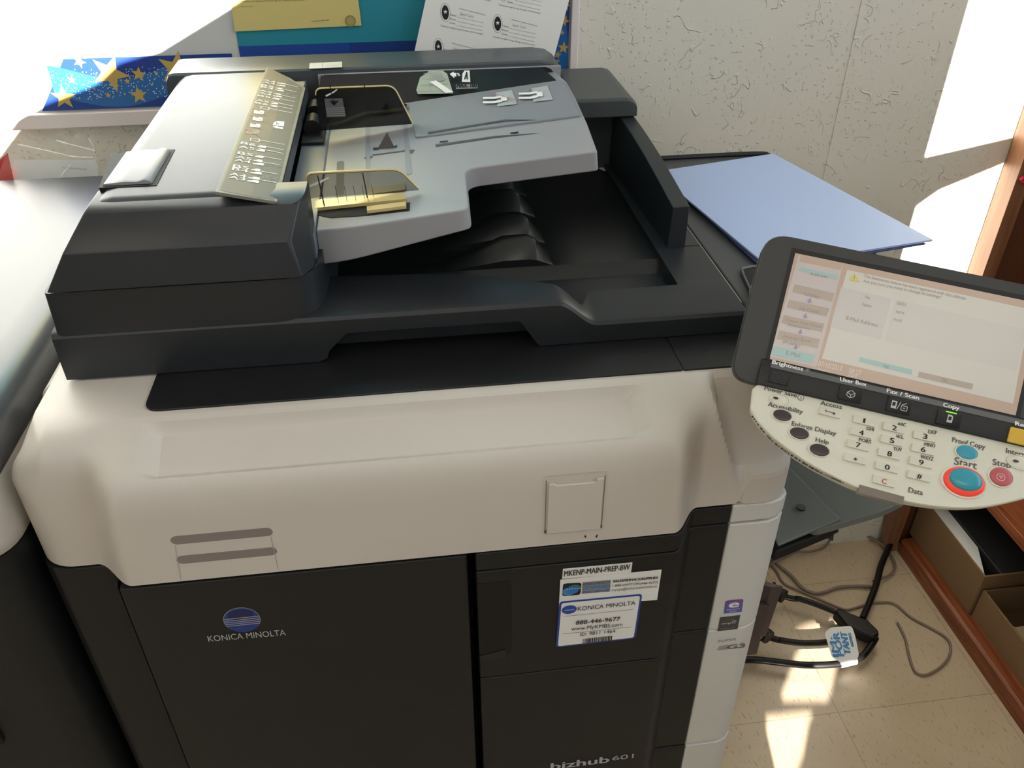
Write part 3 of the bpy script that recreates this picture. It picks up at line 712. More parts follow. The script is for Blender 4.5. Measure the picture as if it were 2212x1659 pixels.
def icon(x, y, w, h, M=PWHITE):
    a_, b_ = fp(*c6(x, y)), fp(*c6(x+w, y)); s.poly([(a_[0], a_[1]), (b_[0], a_[1]), (b_[0], a_[1]+h), (lerp(a_[0], b_[0], .5), a_[1]+h), (lerp(a_[0], b_[0], .35), a_[1]+h*.6), (lerp(a_[0], b_[0], .1), a_[1]+h*.6)], M, 1)
for tx, x, y in (('A3', 188, 1405), ('A4', 200, 1368), ('B4', 228, 1306), ('B5', 240, 1272), ('A4', 262, 1198), ('A5', 274, 1163), ('B5', 294, 1115), ('A5', 314, 1040), ('B6', 332, 996), ('B6', 502, 512), ('A5', 512, 480), ('B5', 534, 425), ('A4', 545, 393), ('A5', 555, 368), ('B4', 572, 322), ('B5', 578, 300), ('A3', 592, 264), ('A4', 600, 240)):
    p0 = fp(*c6(x, y)); k = .0072 if y > 600 else .0058
    s.text(tx, p0[0], p0[1]-.002, .0135, k, PWHITE, 1, bold=.00012)
    p1 = (p0[0]+.0155, p0[1]-.002); w = .0095 if tx in ('A3', 'B4', 'A4') else .0075
    s.poly([(p1[0], p1[1]), (p1[0]+w, p1[1]), (p1[0]+w, p1[1]+k*.8), (p1[0]+w*.5, p1[1]+k*.8), (p1[0]+w*.3, p1[1]+k*.45), (p1[0], p1[1]+k*.3)], PWHITE, 1)
for (x0, y0_, x1, y1_) in ((432, 1412, 757, 1468), (460, 1310, 780, 1368), (495, 1203, 805, 1256), (512, 1138, 818, 1194), (540, 1058, 835, 1118), (550, 1020, 845, 1075), (563, 960, 858, 1014), (680, 582, 945, 634), (690, 538, 955, 588), (705, 500, 963, 553), (720, 450, 974, 499), (735, 405, 984, 455), (760, 335, 1000, 382), (778, 272, 1014, 323)):
    s.line(fp(*c6(x0, y0_)), fp(*c6(x1, y1_)), .0011, PWHITE)
for tx, x, y, xe in (('11', 595, 1412, 650), ('8 1/2', 612, 1265, 700), ('5 1/2', 662, 1082, 745), ('5 1/2', 805, 545, 880), ('8 1/2', 832, 420, 905), ('11', 875, 335, 925)):
    s.pxtext(tx, c6(x, y), c6(xe, y+6), .0075, POLIVE, 1); s.line(fp(*c6(xe+30, y+2)), fp(*c6(xe+115, y+16)), .0008, POLIVE)
for (x, y, w, h) in ((485, 640, 120, 42), (472, 722, 118, 44), (440, 800, 122, 42), (445, 965, 105, 30), (568, 582, 98, 28)):
    a_, b_, c_, d_ = fp(*c6(x, y)), fp(*c6(x+w, y+14)), fp(*c6(x+w+6, y-h+14)), fp(*c6(x+8, y-h))
    if h > 35: s.poly([a_, b_, c_, (lerp(c_[0], d_[0], .4), c_[1]), (lerp(c_[0], d_[0], .45), c_[1]-.003), d_], PWHITE, 1)
    else:
        for e0, e1 in ((a_, b_), (b_, c_), (c_, d_), (d_, a_)): s.line(e0, e1, .0009, PWHITE)
for k in range(3): s.line(fp(*c6(395, 880-k*12)), fp(*c6(550, 876-k*12)), .0008, PWHITE)
for (x0, y0_, x1, y1_) in ((385, 822, 570, 922), (420, 735, 595, 832), (447, 653, 620, 750), (472, 575, 645, 670), (392, 884, 470, 850)): s.line(fp(*c6(x0, y0_)), fp(*c6(x1, y1_)), .0009, PRED, 1.5)
s.poly([fp(*c6(*q_)) for q_ in ((712, 782), (848, 796), (852, 738), (770, 730), (730, 745))], PWHITE, 1)
s.pxtext('A', c6(758, 778), c6(798, 782), .009, PDARK, 1.5)
s.poly([fp(*c6(*q_)) for q_ in ((705, 798), (770, 825), (768, 818), (838, 830), (836, 806), (772, 796), (775, 788))], PWHITE, 1)
s.done('size_chart', feeder)
# rear strip, rear hinge block, feed gap and right guard
bm = bmesh.new()
pr_ = [(.521, 1.072), (.521, 1.1305), (.5235, 1.1328), (.590, 1.1335), (.600, 1.128), (.603, 1.11), (.603, .99), (.521, .99)]
secs = []
for x, dz in ((-.281, -.035), (-.279, -.008), (-.2755, -.0015), (-.270, 0), (.178, 0), (.196, -.003), (.206, -.010), (.212, -.028)):
    secs.append([(x, min(y, .603-(.01 if abs(dz) > .02 else 0)), z+(dz if z > 1.08 else 0)) for y, z in pr_])
loft(bm, secs)
finish('rear_strip', bm, DTOP, feeder, angle=40)
bm = bmesh.new()
pr_ = [(.455, 1.078), (.4555, 1.0985), (.458, 1.1010), (.60, 1.1015), (.60, 1.078)]
loft(bm, [[(x, y, z+(dz if z > 1.09 else 0)) for y, z in pr_] for x, dz in ((.10, 0), (.277, 0), (.285, -.002), (.290, -.006), (.292, -.013))])
box(bm, .10, .291, .492, .60, .984, 1.0775)
finish('hinge_block', bm, mat('hinge_sheen_charcoal', (62, 68, 68), .38), feeder, bevel=.002, angle=45)  # lighter than the dark plastic: top sheen put into the base colour
bm = bmesh.new()
secs = []
for k in range(15):
    t = k/14; y = lerp(.236, .4915, t); z = lerp(1.0505, 1.0775, math.sin(t*math.pi/2*.95)); xo = lerp(.2955, .2895, t)
    secs.append([(xo-.021, y, .99), (xo-.019, y, z), (xo-.0005, y, z+.0002), (xo, y, .99)])
loft(bm, secs); finish('side_guard', bm, DARK, feeder, bevel=.0012)
# output tray: raised floor, front gutter and four ribs
OT = mat('output_tray_black', (24, 27, 27), .30, bump=.03, bscale=900)
bm = bmesh.new()
pr_ = [(.12, .986), (.200, .986), (.2080, .9875), (.2150, .994), (.2220, .9985), (.235, .9985), (.495, .9985), (.495, .982), (.12, .982)]
loft(bm, [[(x, y, z) for y, z in pr_] for x in (-.09, .2745)])
tray_o = finish('output_tray', bm, OT, feeder, angle=25)
for (yr, w) in ((.238, .030), (.292, .030), (.364, .030), (.428, .030)):
    bm = bmesh.new()
    P = [(-.06, .997), (.035, 1.000), (.095, 1.0275), (.1215, 1.0280), (.1300, 1.0230), (.1475, .9985), (.147, .99), (-.06, .99)]
    loft(bm, [[(x, y, z-max(0, z-.9985)*.95*e) for x, z in P] for y, e in ((yr-.016, .75), (yr-.006, .10), (yr-.002, 0), (yr+.002, 0), (yr+.006, .10), (yr+.016, .75))])
    finish('tray_rib', bm, OT, tray_o, angle=28)
bm = bmesh.new(); 
P = [atz(.9995, *q) for q in ((1293, 364), (1308, 357), (1313, 360), (1322, 357), (1319, 366), (1306, 370))]
prism(bm, P, (0, 0, .0006)); so_ = finish('paper_scrap', bm, PAPER, loc=P[0]); tag(so_, 'torn scrap of pale paper in the corner of the output tray', 'paper scrap')
# --- grey input tray (rising to the right)
def zt(x): return 1.0885+.122*(x+.055)
def tp(u, v):
    """pixel -> point on the sloping tray top."""
    z = 1.10
    for _ in range(12): p = atz(z, u, v); z = zt(p.x)
    return Vector((p.x, p.y, zt(p.x)))
top = [(-.090, .5195), (.198, .5195), (.2035, .47), (.2015, .40), (.1965, .31), (.1895, .228), (.1865, .222)]
notch = roundpoly([(.1865, .2265), (.0590, .2385), (.0540, .1400), (-.050, .1440), (-.0845, .150)], [0, .014, .010, .02, 0], 6)
bm = bmesh.new()
P = top[:-1]+notch+[(-.0845, .30)]
xsd = sorted(set([p[0] for p in P]))
dn = lambda x: .020+.014*(1-sst(-.09, .06, x))
# rim: outline walls
prism2(bm, [(x, y, zt(x)) for x, y in P], [(x+(.002 if x > .05 and y < .3 else 0), y-(.001 if y < .3 else 0), zt(x)-dn(x)) for x, y in P])
itray = finish('input_tray', bm, GREY, feeder, bevel=.0022, seg=3)
TA = Vector((.0, 0, zt(0))); TX = (Vector((.1, 0, zt(.1)))-TA).normalized()
TS = lambda lift=.0004: Sheet(TA, TX, (0, 1, 0), lift)
# lighter rim strip right and plate on top
s = TS()
c2 = lambda x, y: (600+x/3.16, y/3.16)
bm = bmesh.new()
P = [tp(*c2(*q)) for q in ((890, 712), (1940, 555), (2070, 800), (940, 948))]
P[1] = tp(*c2(1945, 556)); pl_ = [(p.x, p.y) for p in P]; pl_ = roundpoly(pl_, [.004, .004, .003, .004])
prism(bm, [(x, y, zt(x)-.002) for x, y in pl_], (0, 0, .0045)); plate = finish('sheet_rest', bm, GREY2, itray, bevel=.0012)
s.lift = .0030
# ribs and marks printed / moulded on the tray
M1 = mat('moulded_shadow_grey', (74, 74, 78), .45)
for poly_ in (((1028, 918), (1312, 872), (1312, 884), (1028, 932)), ((1312, 872), (1556, 833), (1556, 846), (1312, 884)), ((1556, 833), (1780, 835), (1556, 846))):
    s.pxpoly([c2(*q) for q in poly_], M1, 0)
s.done('rest_rib', itray)
s = TS()
for poly_ in (((1078, 988), (1478, 930), (1478, 944), (1078, 1004)), ((1478, 930), (1812, 908), (1478, 944)), ((592, 1074), (648, 1066), (646, 1078), (592, 1090)), ((646, 1056), (862, 1028), (862, 1036), (646, 1064)), ((862, 1024), (935, 1024), (915, 1052), (890, 1036), (862, 1036))):
    s.pxpoly([c2(*q) for q in poly_], M1, 0)
for poly_ in (((1106, 966), (1162, 960), (1162, 970), (1106, 976)), ((1588, 906), (1642, 900), (1642, 912), (1588, 916)), ((652, 1010), (690, 1008), (690, 1024), (652, 1028)), ((795, 1000), (815, 990), (815, 1006), (800, 1010)),
              ((268, 950), (325, 925), (308, 1120), (262, 1130))):
    s.pxpoly([c2(*q) for q in poly_], PBLACK, .3)
q = [s.px(*c2(*p_)) for p_ in ((405, 1105), (455, 1102), (450, 1350), (395, 1352))]
s.poly(roundpoly(q, [.005, .005, 0, 0]), mat('slot_grey', (96, 92, 86), .5), .3)
s.poly([s.px(*c2(*p_)) for p_ in ((603, 855), (632, 840), (630, 1350), (603, 1352))], GREY2, .1)
s.poly([s.px(*c2(*p_)) for p_ in ((848, 790), (878, 780), (915, 1190), (880, 1195))], GREY2, .1)
s.poly([s.px(*c2(*p_)) for p_ in ((330, 915), (600, 845), (600, 1175), (240, 1185), (300, 1120))], mat('feed_bed_grey', (164, 162, 154), .4), -.6)
a_ = [s.px(*c2(*q)) for q in ((1660, 1098), (1670, 1120), (1700, 1132), (1745, 1130))]
s.done('moulded_mark', itray)
bm = bmesh.new(); b0 = tp(*c2(680, 1018)); b1 = tp(*c2(800, 1012)); prism(bm, [b0, b1, Vector((b0.x+.012, b0.y, b0.z+.018))], (0, .0012, 0)); finish('stop_tab', bm, mat('tab_grey', (92, 88, 86), .4), itray)
# pictograms on the sheet rest
s = TS(.0034)
def clipicon(ox, oy, bad):
    ic = mat('icon_grey', (176, 180, 184), .4)
    s.pxpoly([c2(ox+85, oy+10), c2(ox+195, oy-8), c2(ox+232, oy+88), c2(ox+98, oy+104)], ic, 0)
    for k in range(3): s.pxline(c2(ox+95, oy+22+k*10), c2(ox+185, oy+8+k*10), .0005, PWHITE, .6)
    for dy in (48, 78):
        s.pxpoly([c2(ox, oy+dy), c2(ox+75, oy+dy-2), c2(ox+125, oy+dy-12), c2(ox+130, oy+dy+2), c2(ox+78, oy+dy+12), c2(ox, oy+dy+12)], PWHITE, .8)
    s.pxpoly([c2(ox+120, oy+48), c2(ox+160, oy+42), c2(ox+164, oy+72), c2(ox+126, oy+76)], PWHITE, .9)
    if bad: s.pxline(c2(ox+30, oy+20), c2(ox+258, oy+80), .0011, PRED, 1.5)
clipicon(1405, 642, True); clipicon(1648, 612, False)
s.done('clip_pictogram', itray)
# black rear wall of the tray with its printed notice
bm = bmesh.new(); box(bm, -.098, .205, .5165, .5208, 1.075, 1.127); finish('tray_back_frame', bm, GREY, itray, bevel=.001)
s = Sheet((0, .5160, 0), (1, 0, 0), (0, 0, 1), .0003)
s.poly([(-.095, zt(-.095)), (.195, zt(.195)+.001), (.192, 1.1235), (.185, 1.1262), (-.090, 1.1262), (-.095, 1.122)], PBLACK, -1)
s.done('notice_panel', itray)
bm = bmesh.new(); NB = [tp(*q) for q in ((682, 250), (780, 236), (880, 222), (1000, 206), (1100, 192), (1205, 177))]; NT = [Vector((x, .5155, 1.1258)) for x in (-.094, -.045, .008, .070, .122, .180)]
loft(bm, [[NB[i]+Vector((0, 0, .0005)), NT[i], Vector((NT[i].x, .5158, 1.10)), NB[i]+Vector((0, .004, -.002))] for i in range(6)]); finish('notice_slope', bm, PBLACK, itray, angle=60)
nI = (NT[4]-NT[3]).normalized(); nJ = NT[3]-NB[3]
s = Sheet(NB[3]+Vector((0, 0, .0005)), NB[4]-NB[2], nJ, .0030)
IC = mat('icon_pale_green', (168, 176, 160), .5)
s.pxpoly([c2(*q) for q in ((990, 500), (1128, 498), (1160, 520), (1202, 655), (960, 658), (950, 630))], IC, 1)
for p_, q_ in (((1000, 520), (1120, 515)), ((985, 560), (1165, 555)), ((975, 600), (1175, 590)), ((1050, 505), (1045, 640)), ((965, 640), (1150, 640))): s.pxline(c2(*p_), c2(*q_), .0005, PGREY, 1.4)
s.pxpoly([c2(*q) for q in ((1060, 530), (1125, 526), (1140, 570), (1065, 575))], PGREY, 1.5)
s.pxpoly([c2(*q) for q in ((1040, 580), (1085, 570), (1205, 650), (1150, 655), (1090, 610))], PWHITE, 1.8)
s.pxpoly([c2(*q) for q in ((1178, 522), (1205, 505), (1205, 515), (1222, 515), (1222, 540), (1208, 538), (1210, 552))], PWHITE, 1)
for k in range(2): s.pxpoly([c2(*q) for q in ((1226+k*9, 515), (1230+k*9, 515), (1240+k*9, 535), (1235+k*9, 535))], PWHITE, 1)
s.pxpoly([c2(*q) for q in ((1278, 498), (1312, 498), (1318, 578), (1260, 576), (1264, 520))], PWHITE, 1)
s.pxtext('A', c2(1278, 562), c2(1300, 562), .012, PBLACK, 1.6, bold=.0004)
s.pxpoly([c2(*q) for q in ((1220, 592), (1366, 590), (1368, 620), (1220, 624))], PGREY, 1)
s.pxtext('MAX. 100', c2(1226, 619), c2(1362, 616), .0072, PBLACK, 1.6, bold=.0004)
s.done('notice_print', itray)
# feed gap with rollers under the flap
bm = bmesh.new(); box(bm, -.112, -.0845, .13, .5195, 1.066, 1.0885); finish('feed_ramp', bm, mat('ramp_blue_grey', (112, 118, 130), .35), feeder, smooth=False)
for yy in (.40, .455): 
    bm = bmesh.new(); tube(bm, [(-.101, yy, 1.098), (-.101, yy+.028, 1.098)], .0095, 18, 0); finish('feed_roller', bm, BLACK, feeder, angle=50)
bm = bmesh.new(); box(bm, -.112, -.088, .37, .515, 1.0886, 1.092); finish('roller_well', bm, DEEP, feeder)
s = Sheet((0, 0, 1.1337), (1, 0, 0), (0, 1, 0), .0003)
s.pxpoly([c2(*q) for q in ((218, 432), (438, 422), (440, 460), (214, 470))], mat('sticker_pale', (206, 208, 206), .3), -.5); s.pxline(c2(305, 430), c2(305, 468), .0006, PGREY); s.pxline(c2(320, 452), c2(435, 448), .0006, PGREY)
s.done('hinge_sticker', feeder)
# sliding paper guides
def guide(yp, front, M, lab):
    x0, x1 = -.0925, .008
    zb_ = zt(0)+.0015; zt_ = 1.121 if front else 1.143
    P = roundpoly([(x0, zb_), (x0+.001, zt_), (x1-.014, zt_), (x1+.004, zb_+.003)], [.002, .007, .009, .002])
    bm = bmesh.new(); prism(bm, [(x, yp, z) for x, z in P], (0, .0022, 0)); g = finish('paper_guide', bm, M, feeder)
    rimM = AMBER if not front else CLEAR
    bm = bmesh.new(); P2 = P[6:]+[]; loop = [(x, yp+.001, z) for x, z in P if z > zb_+.004]
    tube(bm, loop, .0012, 6, 0); finish('guide_rim', bm, AMBER, g)
    return g
g1 = guide(.196, True, SMOKE, 1)
g2 = guide(.395, False, SMOKED, 2)
bm = bmesh.new(); P = [Vector((p.x, p.y, zt(p.x)+.003)) for p in [tp(*c2(*q)) for q in ((118, 900), (250, 905), (330, 885), (490, 865), (620, 800), (865, 770), (885, 735), (330, 560), (150, 700))]]
prism(bm, P, (0, 0, .0012)); finish('guide_foot', bm, SMOKED, g2)
bm = bmesh.new()
for seg_ in (((250, 890), (320, 884), (420, 868), (500, 835), (600, 796)), ((600, 796), (720, 785), (860, 768)),):
    tube(bm, [tp(*c2(*q))+Vector((0, 0, .004)) for q in seg_], .0022, 6, 4)
finish('guide_edge', bm, AMBER, g2)
for (xa_, ya_) in ((350, 592), (588, 580)):
    pass
s = Sheet((0, .3945, 0), (1, 0, 0), (0, 0, 1), .0004)
s.pxpoly([c2(*q) for q in ((318, 672), (442, 670), (462, 795), (335, 800))], mat('arrow_plate', (92, 92, 94), .5), -.5)
s.pxpoly([c2(*q) for q in ((350, 690), (418, 686), (388, 718))], PBLACK, 1)
for k in range(5): s.pxline(c2(330+k*2, 738+k*13), c2(456+k*2, 734+k*13), .0007, PGREY)
for x_ in (355, 590): s.pxline(c2(x_, 575), c2(x_+30, 720), .0010, PBLACK)
s.pxpoly([c2(*q) for q in ((325, 650), (375, 625), (405, 605), (408, 612), (380, 635), (330, 660))], CLEAR, 1)
s.done('guide_marking', g2)
bm = bmesh.new(); xa_, xb_ = -.088, .010
P = [tp(*c2(*q)) for q in ((215, 1410), (300, 1385), (855, 1340), (880, 1385), (420, 1430), (230, 1450))]
prism(bm, [Vector((p.x, p.y, p.z+.001)) for p in P], (0, 0, .003)); finish('guide_edge', bm, AMBER, g1)
bm = bmesh.new(); P = [tp(*c2(*q)) for q in ((610, 1435), (878, 1402), (880, 1432), (612, 1465))]
prism(bm, [Vector((p.x, p.y, p.z+.001)) for p in P], (0, 0, .003)); finish('guide_edge', bm, AMBER, g1)
bm = bmesh.new(); P = [tp(*c2(*q)) for q in ((215, 1460), (560, 1405), (905, 1385), (900, 1440), (600, 1475), (360, 1490))]
prism(bm, [Vector((p.x, p.y, p.z-.0015)) for p in P], (0, 0, .002)); finish('guide_slot', bm, DEEP, g1)
bm = bmesh.new(); P = [tp(*c2(*q)) for q in ((612, 1300), (870, 1262), (872, 1305), (615, 1340))]
prism(bm, [Vector((p.x, p.y, p.z+.0006)) for p in P], (0, 0, .0012)); finish('guide_edge', bm, mat('amber_refraction_dim', (150, 138, 100), .3), g1)  # dimmer copy of the painted refraction gold
s = Sheet((0, .1955, 0), (1, 0, 0), (0, 0, 1), .0004)
for p_, q_, w in (((272, 1195), (320, 1410), .0012), ((580, 1180), (612, 1350), .0012), ((390, 1265), (440, 1480), .0004), ((455, 1270), (490, 1470), .0004), ((515, 1268), (553, 1460), .0004), ((575, 1262), (612, 1455), .0004), ((640, 1262), (678, 1450), .0004)):
    s.pxline(c2(*p_), c2(*q_), w, mat('line_brown', (60, 52, 44), .4))
s.pxpoly([c2(*q) for q in ((218, 1262), (290, 1232), (345, 1205), (350, 1215), (300, 1245), (222, 1275))], CLEAR, 1)
s.done('guide_marking', g1)

# ================================================================ CONTROL PANEL
PA = Vector((.91175, -.39889, -.09797)).normalized(); PB = Vector((.32558, .55641, .76446)); PB = (PB-PA*PB.dot(PA)).normalized(); PN = PA.cross(PB)
PO = Vector((.28394, -.02428, 1.02711))
s0 = Sheet(PO, PA, PB)
def pp(x, y, h=0): return PO+PA*x+PB*y+PN*h
bez = roundpoly([(-.0275, -.0225), (.2195, -.0225), (.2195, .1035), (-.0265, .1035)], [.016, .016, .02, .02], 7)
bm = bmesh.new()
loft(bm, [[pp(x*1.0+(.095-x)*k, y+(.04-y)*k, h) for x, y in bez] for h, k in ((-.016, .02), (-.014, 0), (-.002, 0), (0, .008))])
panel_o = finish('control_panel', bm, mat('bezel_charcoal', (56, 57, 56), .45, bump=.04, bscale=900), cp, angle=40)
bm = bmesh.new()
loft(bm, [[pp(x+(.095-x)*k, y+(.04-y)*k, h) for x, y in bez] for h, k in ((-.040, .10), (-.034, .03), (-.0155, .0), (-.0150, .0))])
finish('panel_back', bm, WHITE, panel_o, angle=40)
# screen set in a sloping frame
s = Sheet(PO, PA, PB, .0003)
s.rect(-.0035, -.001, .1935, .0945, PBLACK, -.5)
s.done('screen_frame', panel_o)
def glow(name, rgb, e): return mat(name, rgb, .22, emit=e)
EM = .12
PINK = glow('screen_pinkish', (214, 192, 180), EM); TAN = glow('screen_tan', (190, 166, 150), EM); PALE = glow('screen_pale', (206, 202, 194), EM); CYAN = glow('screen_cyan', (158, 190, 188), EM); BRN = glow('screen_brown', (176, 162, 150), EM); LIL = glow('screen_lilac', (196, 186, 184), EM); STX = glow('screen_text', (150, 138, 128), EM)
s = Sheet(PO, PA, PB, .0006)
def c3(x, y): return (1560+x/3.3926, 480+y/3.3926)
s.rect(0, 0, .19, .0905, TAN, -.3)
s.pxpoly([c3(*q) for q in ((560, 240), (885, 315), (690, 1060), (350, 985))], LIL, 0)
s.pxpoly([c3(*q) for q in ((915, 350), (2260, 640), (2130, 1330), (730, 1000))], PALE, 0)
s.pxpoly([c3(*q) for q in ((575, 240), (880, 312), (868, 352), (565, 290))], TAN, .3)
s.pxpoly([c3(*q) for q in ((570, 330), (850, 392), (838, 420), (562, 352))], CYAN, .5)
for q in (((530, 455), (822, 522), (805, 582), (512, 512)), ((490, 568), (785, 632), (765, 692), (472, 625)), ((450, 680), (748, 745), (730, 805), (432, 738)), ((415, 792), (715, 858), (697, 925), (398, 855))):
    s.pxpoly([c3(*k) for k in q], BRN, .5)
s.pxpoly([c3(*k) for k in ((375, 905), (680, 975), (660, 1038), (358, 970))], CYAN, .5)
s.pxpoly([c3(*k) for k in ((1003, 988), (1392, 1082), (1385, 1118), (1000, 1020))], CYAN, .5)
s.pxpoly([c3(*k) for k in ((1440, 1095), (1838, 1185), (1828, 1228), (1430, 1135))], BRN, .5)
s.pxpoly([c3(*k) for k in ((870, 475), (1240, 560), (1160, 860), (790, 770))], glow('screen_field', (198, 194, 190), EM), .4)
s.pxpoly([c3(*k) for k in ((1270, 565), (2230, 790), (2150, 1090), (1190, 870))], glow('screen_field2', (202, 198, 192), EM), .4)
YT = glow('screen_yellow', (208, 196, 120), EM)
s.pxpoly([c3(*k) for k in ((968, 372), (1008, 442), (925, 425))], YT, .6); s.pxtext('!', c3(960, 430), c3(966, 431), .0045, STX, 1.2)
for st, p_, q_, h in (('Address', (640, 388), (768, 412), .0026), ('Utility', (600, 535), (710, 560), .0028), ('Job Check', (560, 640), (710, 670), .0026), ('Create One-Touch', (460, 722), (725, 778), .0024), ('Destination', (480, 760), (640, 790), .0024), ('Address Book', (440, 845), (650, 885), .0024), ('(Public)', (440, 885), (570, 912), .0024), ('E-Mail', (465, 972), (565, 995), .0038),
                       ('The destination below has been registered with this address', (1035, 405), (1780, 570), .0026), ('Are you sure you want to change its settings?', (1030, 440), (1600, 560), .0026), ('No.', (1045, 560), (1085, 568), .003), ('Name', (1025, 615), (1090, 628), .003), ('E-Mail Address', (905, 715), (1135, 770), .0034), ('0001', (1275, 605), (1340, 620), .003), ('name', (1270, 665), (1330, 678), .003), ('mail', (1252, 722), (1310, 735), .003), ('Yes', (1172, 1065), (1215, 1076), .0034), ('No', (1605, 1168), (1645, 1178), .0034)):
    s.pxtext(st, c3(*p_), c3(*q_), h, STX, 1)
LT = glow('screen_light', (226, 212, 200), EM)
for st, p_, q_, h in (('07/10/2013', (700, 1055), (870, 1092), .0046), ('08:27', (925, 1108), (1010, 1128), .0046), ('Memory', (695, 1082), (790, 1102), .002), ('100%', (922, 1130), (985, 1144), .002)): s.pxtext(st, c3(*p_), c3(*q_), h, LT, 1)
for x, y in ((640, 578), (608, 690), (572, 805), (538, 918)):
    a_ = s.px(*c3(x, y)); s.poly([(a_[0], a_[1]-.002), (a_[0]+.0022, a_[1]), (a_[0]+.0008, a_[1]), (a_[0]+.0008, a_[1]+.002), (a_[0]-.0008, a_[1]+.002), (a_[0]-.0008, a_[1]), (a_[0]-.0022, a_[1])], glow('screen_arrow', (150, 140, 176), EM), 1)
s.done('touch_screen', panel_o)
# button strip below the screen
bm = bmesh.new()
loft(bm, [[pp(x, y, h) for y, h in ((-.0235, 0), (-.0225, .0045), (-.009, .0055), (-.0015, .0022), (-.0005, 0))] for x in (-.006, .2185)])
strip = finish('key_strip', bm, BLACK, panel_o, angle=30, bevel=.0006)
s = Sheet(pp(0, -.0015, .0024), PA, pp(0, -.0015, .0022)-pp(0, -.009, .0055), .0003)
s.rect(.0015, -.0062, .2185, -.0012, mat('strip_label_grey', (98, 98, 98), .4), -.6)
for st, p_, q_ in (('Brightness', (365, 1038), (590, 1092)), ('User Box', (862, 1165), (1055, 1205)), ('Fax / Scan', (1205, 1248), (1440, 1304)), ('Copy', (1618, 1352), (1735, 1380)), ('Reset', (2146, 1490), (2290, 1522))):
    s.pxtext(st, c3(*p_), c3(*q_), .0038, PWHITE, 1, bold=.0002)
x, y = s.px(*c3(625, 1085))
for k in range(8): s.line((x, y), (x+.0022*math.cos(k*math.pi/4), y+.0022*math.sin(k*math.pi/4)), .0003, PGREY)
s.done('strip_lettering', panel_o)
SB = pp(0, -.009, .0055); SV = (pp(0, -.009, .0055)-pp(0, -.0225, .0045)).normalized(); SNN = PA.cross(SV)
ss = Sheet(SB, PA, SV, .0)
def key(name, parent, sh, cx_, cy_, w, h, d, r, M, print_=None, bev=.0005):
    """a rounded key standing d above its plane; print_ draws on its own sheet."""
    P = roundpoly([(cx_-w/2, cy_-h/2), (cx_+w/2, cy_-h/2), (cx_+w/2, cy_+h/2), (cx_-w/2, cy_+h/2)], r, 4)
    t2 = Sheet(sh.p(0, 0, d), sh.a, sh.b, .0002); t2.mi(M)
    if print_: print_(t2)
    bm = t2.bm
    for f in bm.faces:
        f.normal_update()
        if f.normal.dot(t2.n) < 0: f.normal_flip()
    if print_: 
        pass
    lo = [sh.p(x, y, -.0012) for x, y in P]; mi_ = [sh.p(x, y, d*.7) for x, y in P]; hi = [sh.p(cx_+(x-cx_)*.93, cy_+(y-cy_)*.90, d) for x, y in P]
    b2 = bmesh.new(); loft(b2, [lo, mi_, hi]); bmesh.ops.recalc_face_normals(b2, faces=b2.faces)
    me = bpy.data.meshes.new('k'); b2.to_mesh(me); b2.free(); bm.from_mesh(me); bpy.data.meshes.remove(me)
    return finish(name, bm, t2.mats, parent, recalc=False, angle=35)
cpx = lambda x, y: ss.px(*c3(x, y))
x, y = cpx(418, 1138)
def ribs(t):
    for k in range(8): t.rect(x-.0065, y-.0045+k*.0012, x+.0065, y-.0041+k*.0012, PDARK, 0)
key('brightness_dial', panel_o, ss, x, y, .0165, .0108, .001, .001, PBLACK, ribs)
WI = mat('icon_white', (205, 205, 205), .4)
x1_, y1_ = cpx(940, 1260)
def pbox(t):
    for p_, q_ in (((-.003, .001), (0, .003)), ((0, .003), (.003, .0012)), ((.003, .0012), (0, -.0005)), ((0, -.0005), (-.003, .001)), ((-.003, .001), (-.003, -.0015)), ((-.003, -.0015), (0, -.003)), ((0, -.003), (.003, -.0012)), ((.003, -.0012), (.003, .0012)), ((0, -.003), (0, -.0005))):
        t.line((x1_+p_[0], y1_+p_[1]), (x1_+q_[0], y1_+q_[1]), .0005, WI, 0)
key('mode_key', panel_o, ss, x1_, y1_, .0185, .0120, .0016, .0012, BLACK, pbox)
x2_, y2_ = cpx(1295, 1345)
def pfax(t):
    t.rect(x2_-.0062, y2_-.003, x2_-.0022, y2_+.003, WI, 0); t.rect(x2_-.0055, y2_-.001, x2_-.0032, y2_+.002, PBLACK, .6); t.line((x2_-.0014, y2_-.003), (x2_+.0004, y2_+.003), .0005, WI, 0)
    for p_, q_ in (((.0015, -.003), (.006, -.003)), ((.006, -.003), (.006, .0005)), ((.006, .0005), (.0015, .0005)), ((.0015, .0005), (.0015, -.003)), ((.0015, .001), (.005, .003)), ((.0028, -.0012), (.0045, -.0012))): t.line((x2_+p_[0], y2_+p_[1]), (x2_+q_[0], y2_+q_[1]), .0005, WI, 0)
key('mode_key', panel_o, ss, x2_, y2_, .0185, .0120, .0016, .0012, BLACK, pfax)
x3_, y3_ = cpx(1662, 1440)
def pcopy(t):
    t.poly([(x3_-.0018, y3_-.003), (x3_+.0022, y3_-.003), (x3_+.0022, y3_+.002), (x3_+.0010, y3_+.0032), (x3_-.0018, y3_+.0032)], WI, 0); t.rect(x3_-.0010, y3_-.001, x3_+.0012, y3_+.0018, PBLACK, .6)
    t.rect(x3_-.004, y3_+.0046, x3_+.004, y3_+.0054, mat('green_led', (120, 230, 40), .4, emit=1.2), 0)
key('mode_key', panel_o, ss, x3_, y3_, .0185, .0120, .0016, .0012, BLACK, pcopy)
x4_, y4_ = cpx(2190, 1575)
key('reset_key', panel_o, ss, x4_, y4_, .0185, .0120, .0020, .0012, mat('yellow_key', (232, 190, 66), .4))
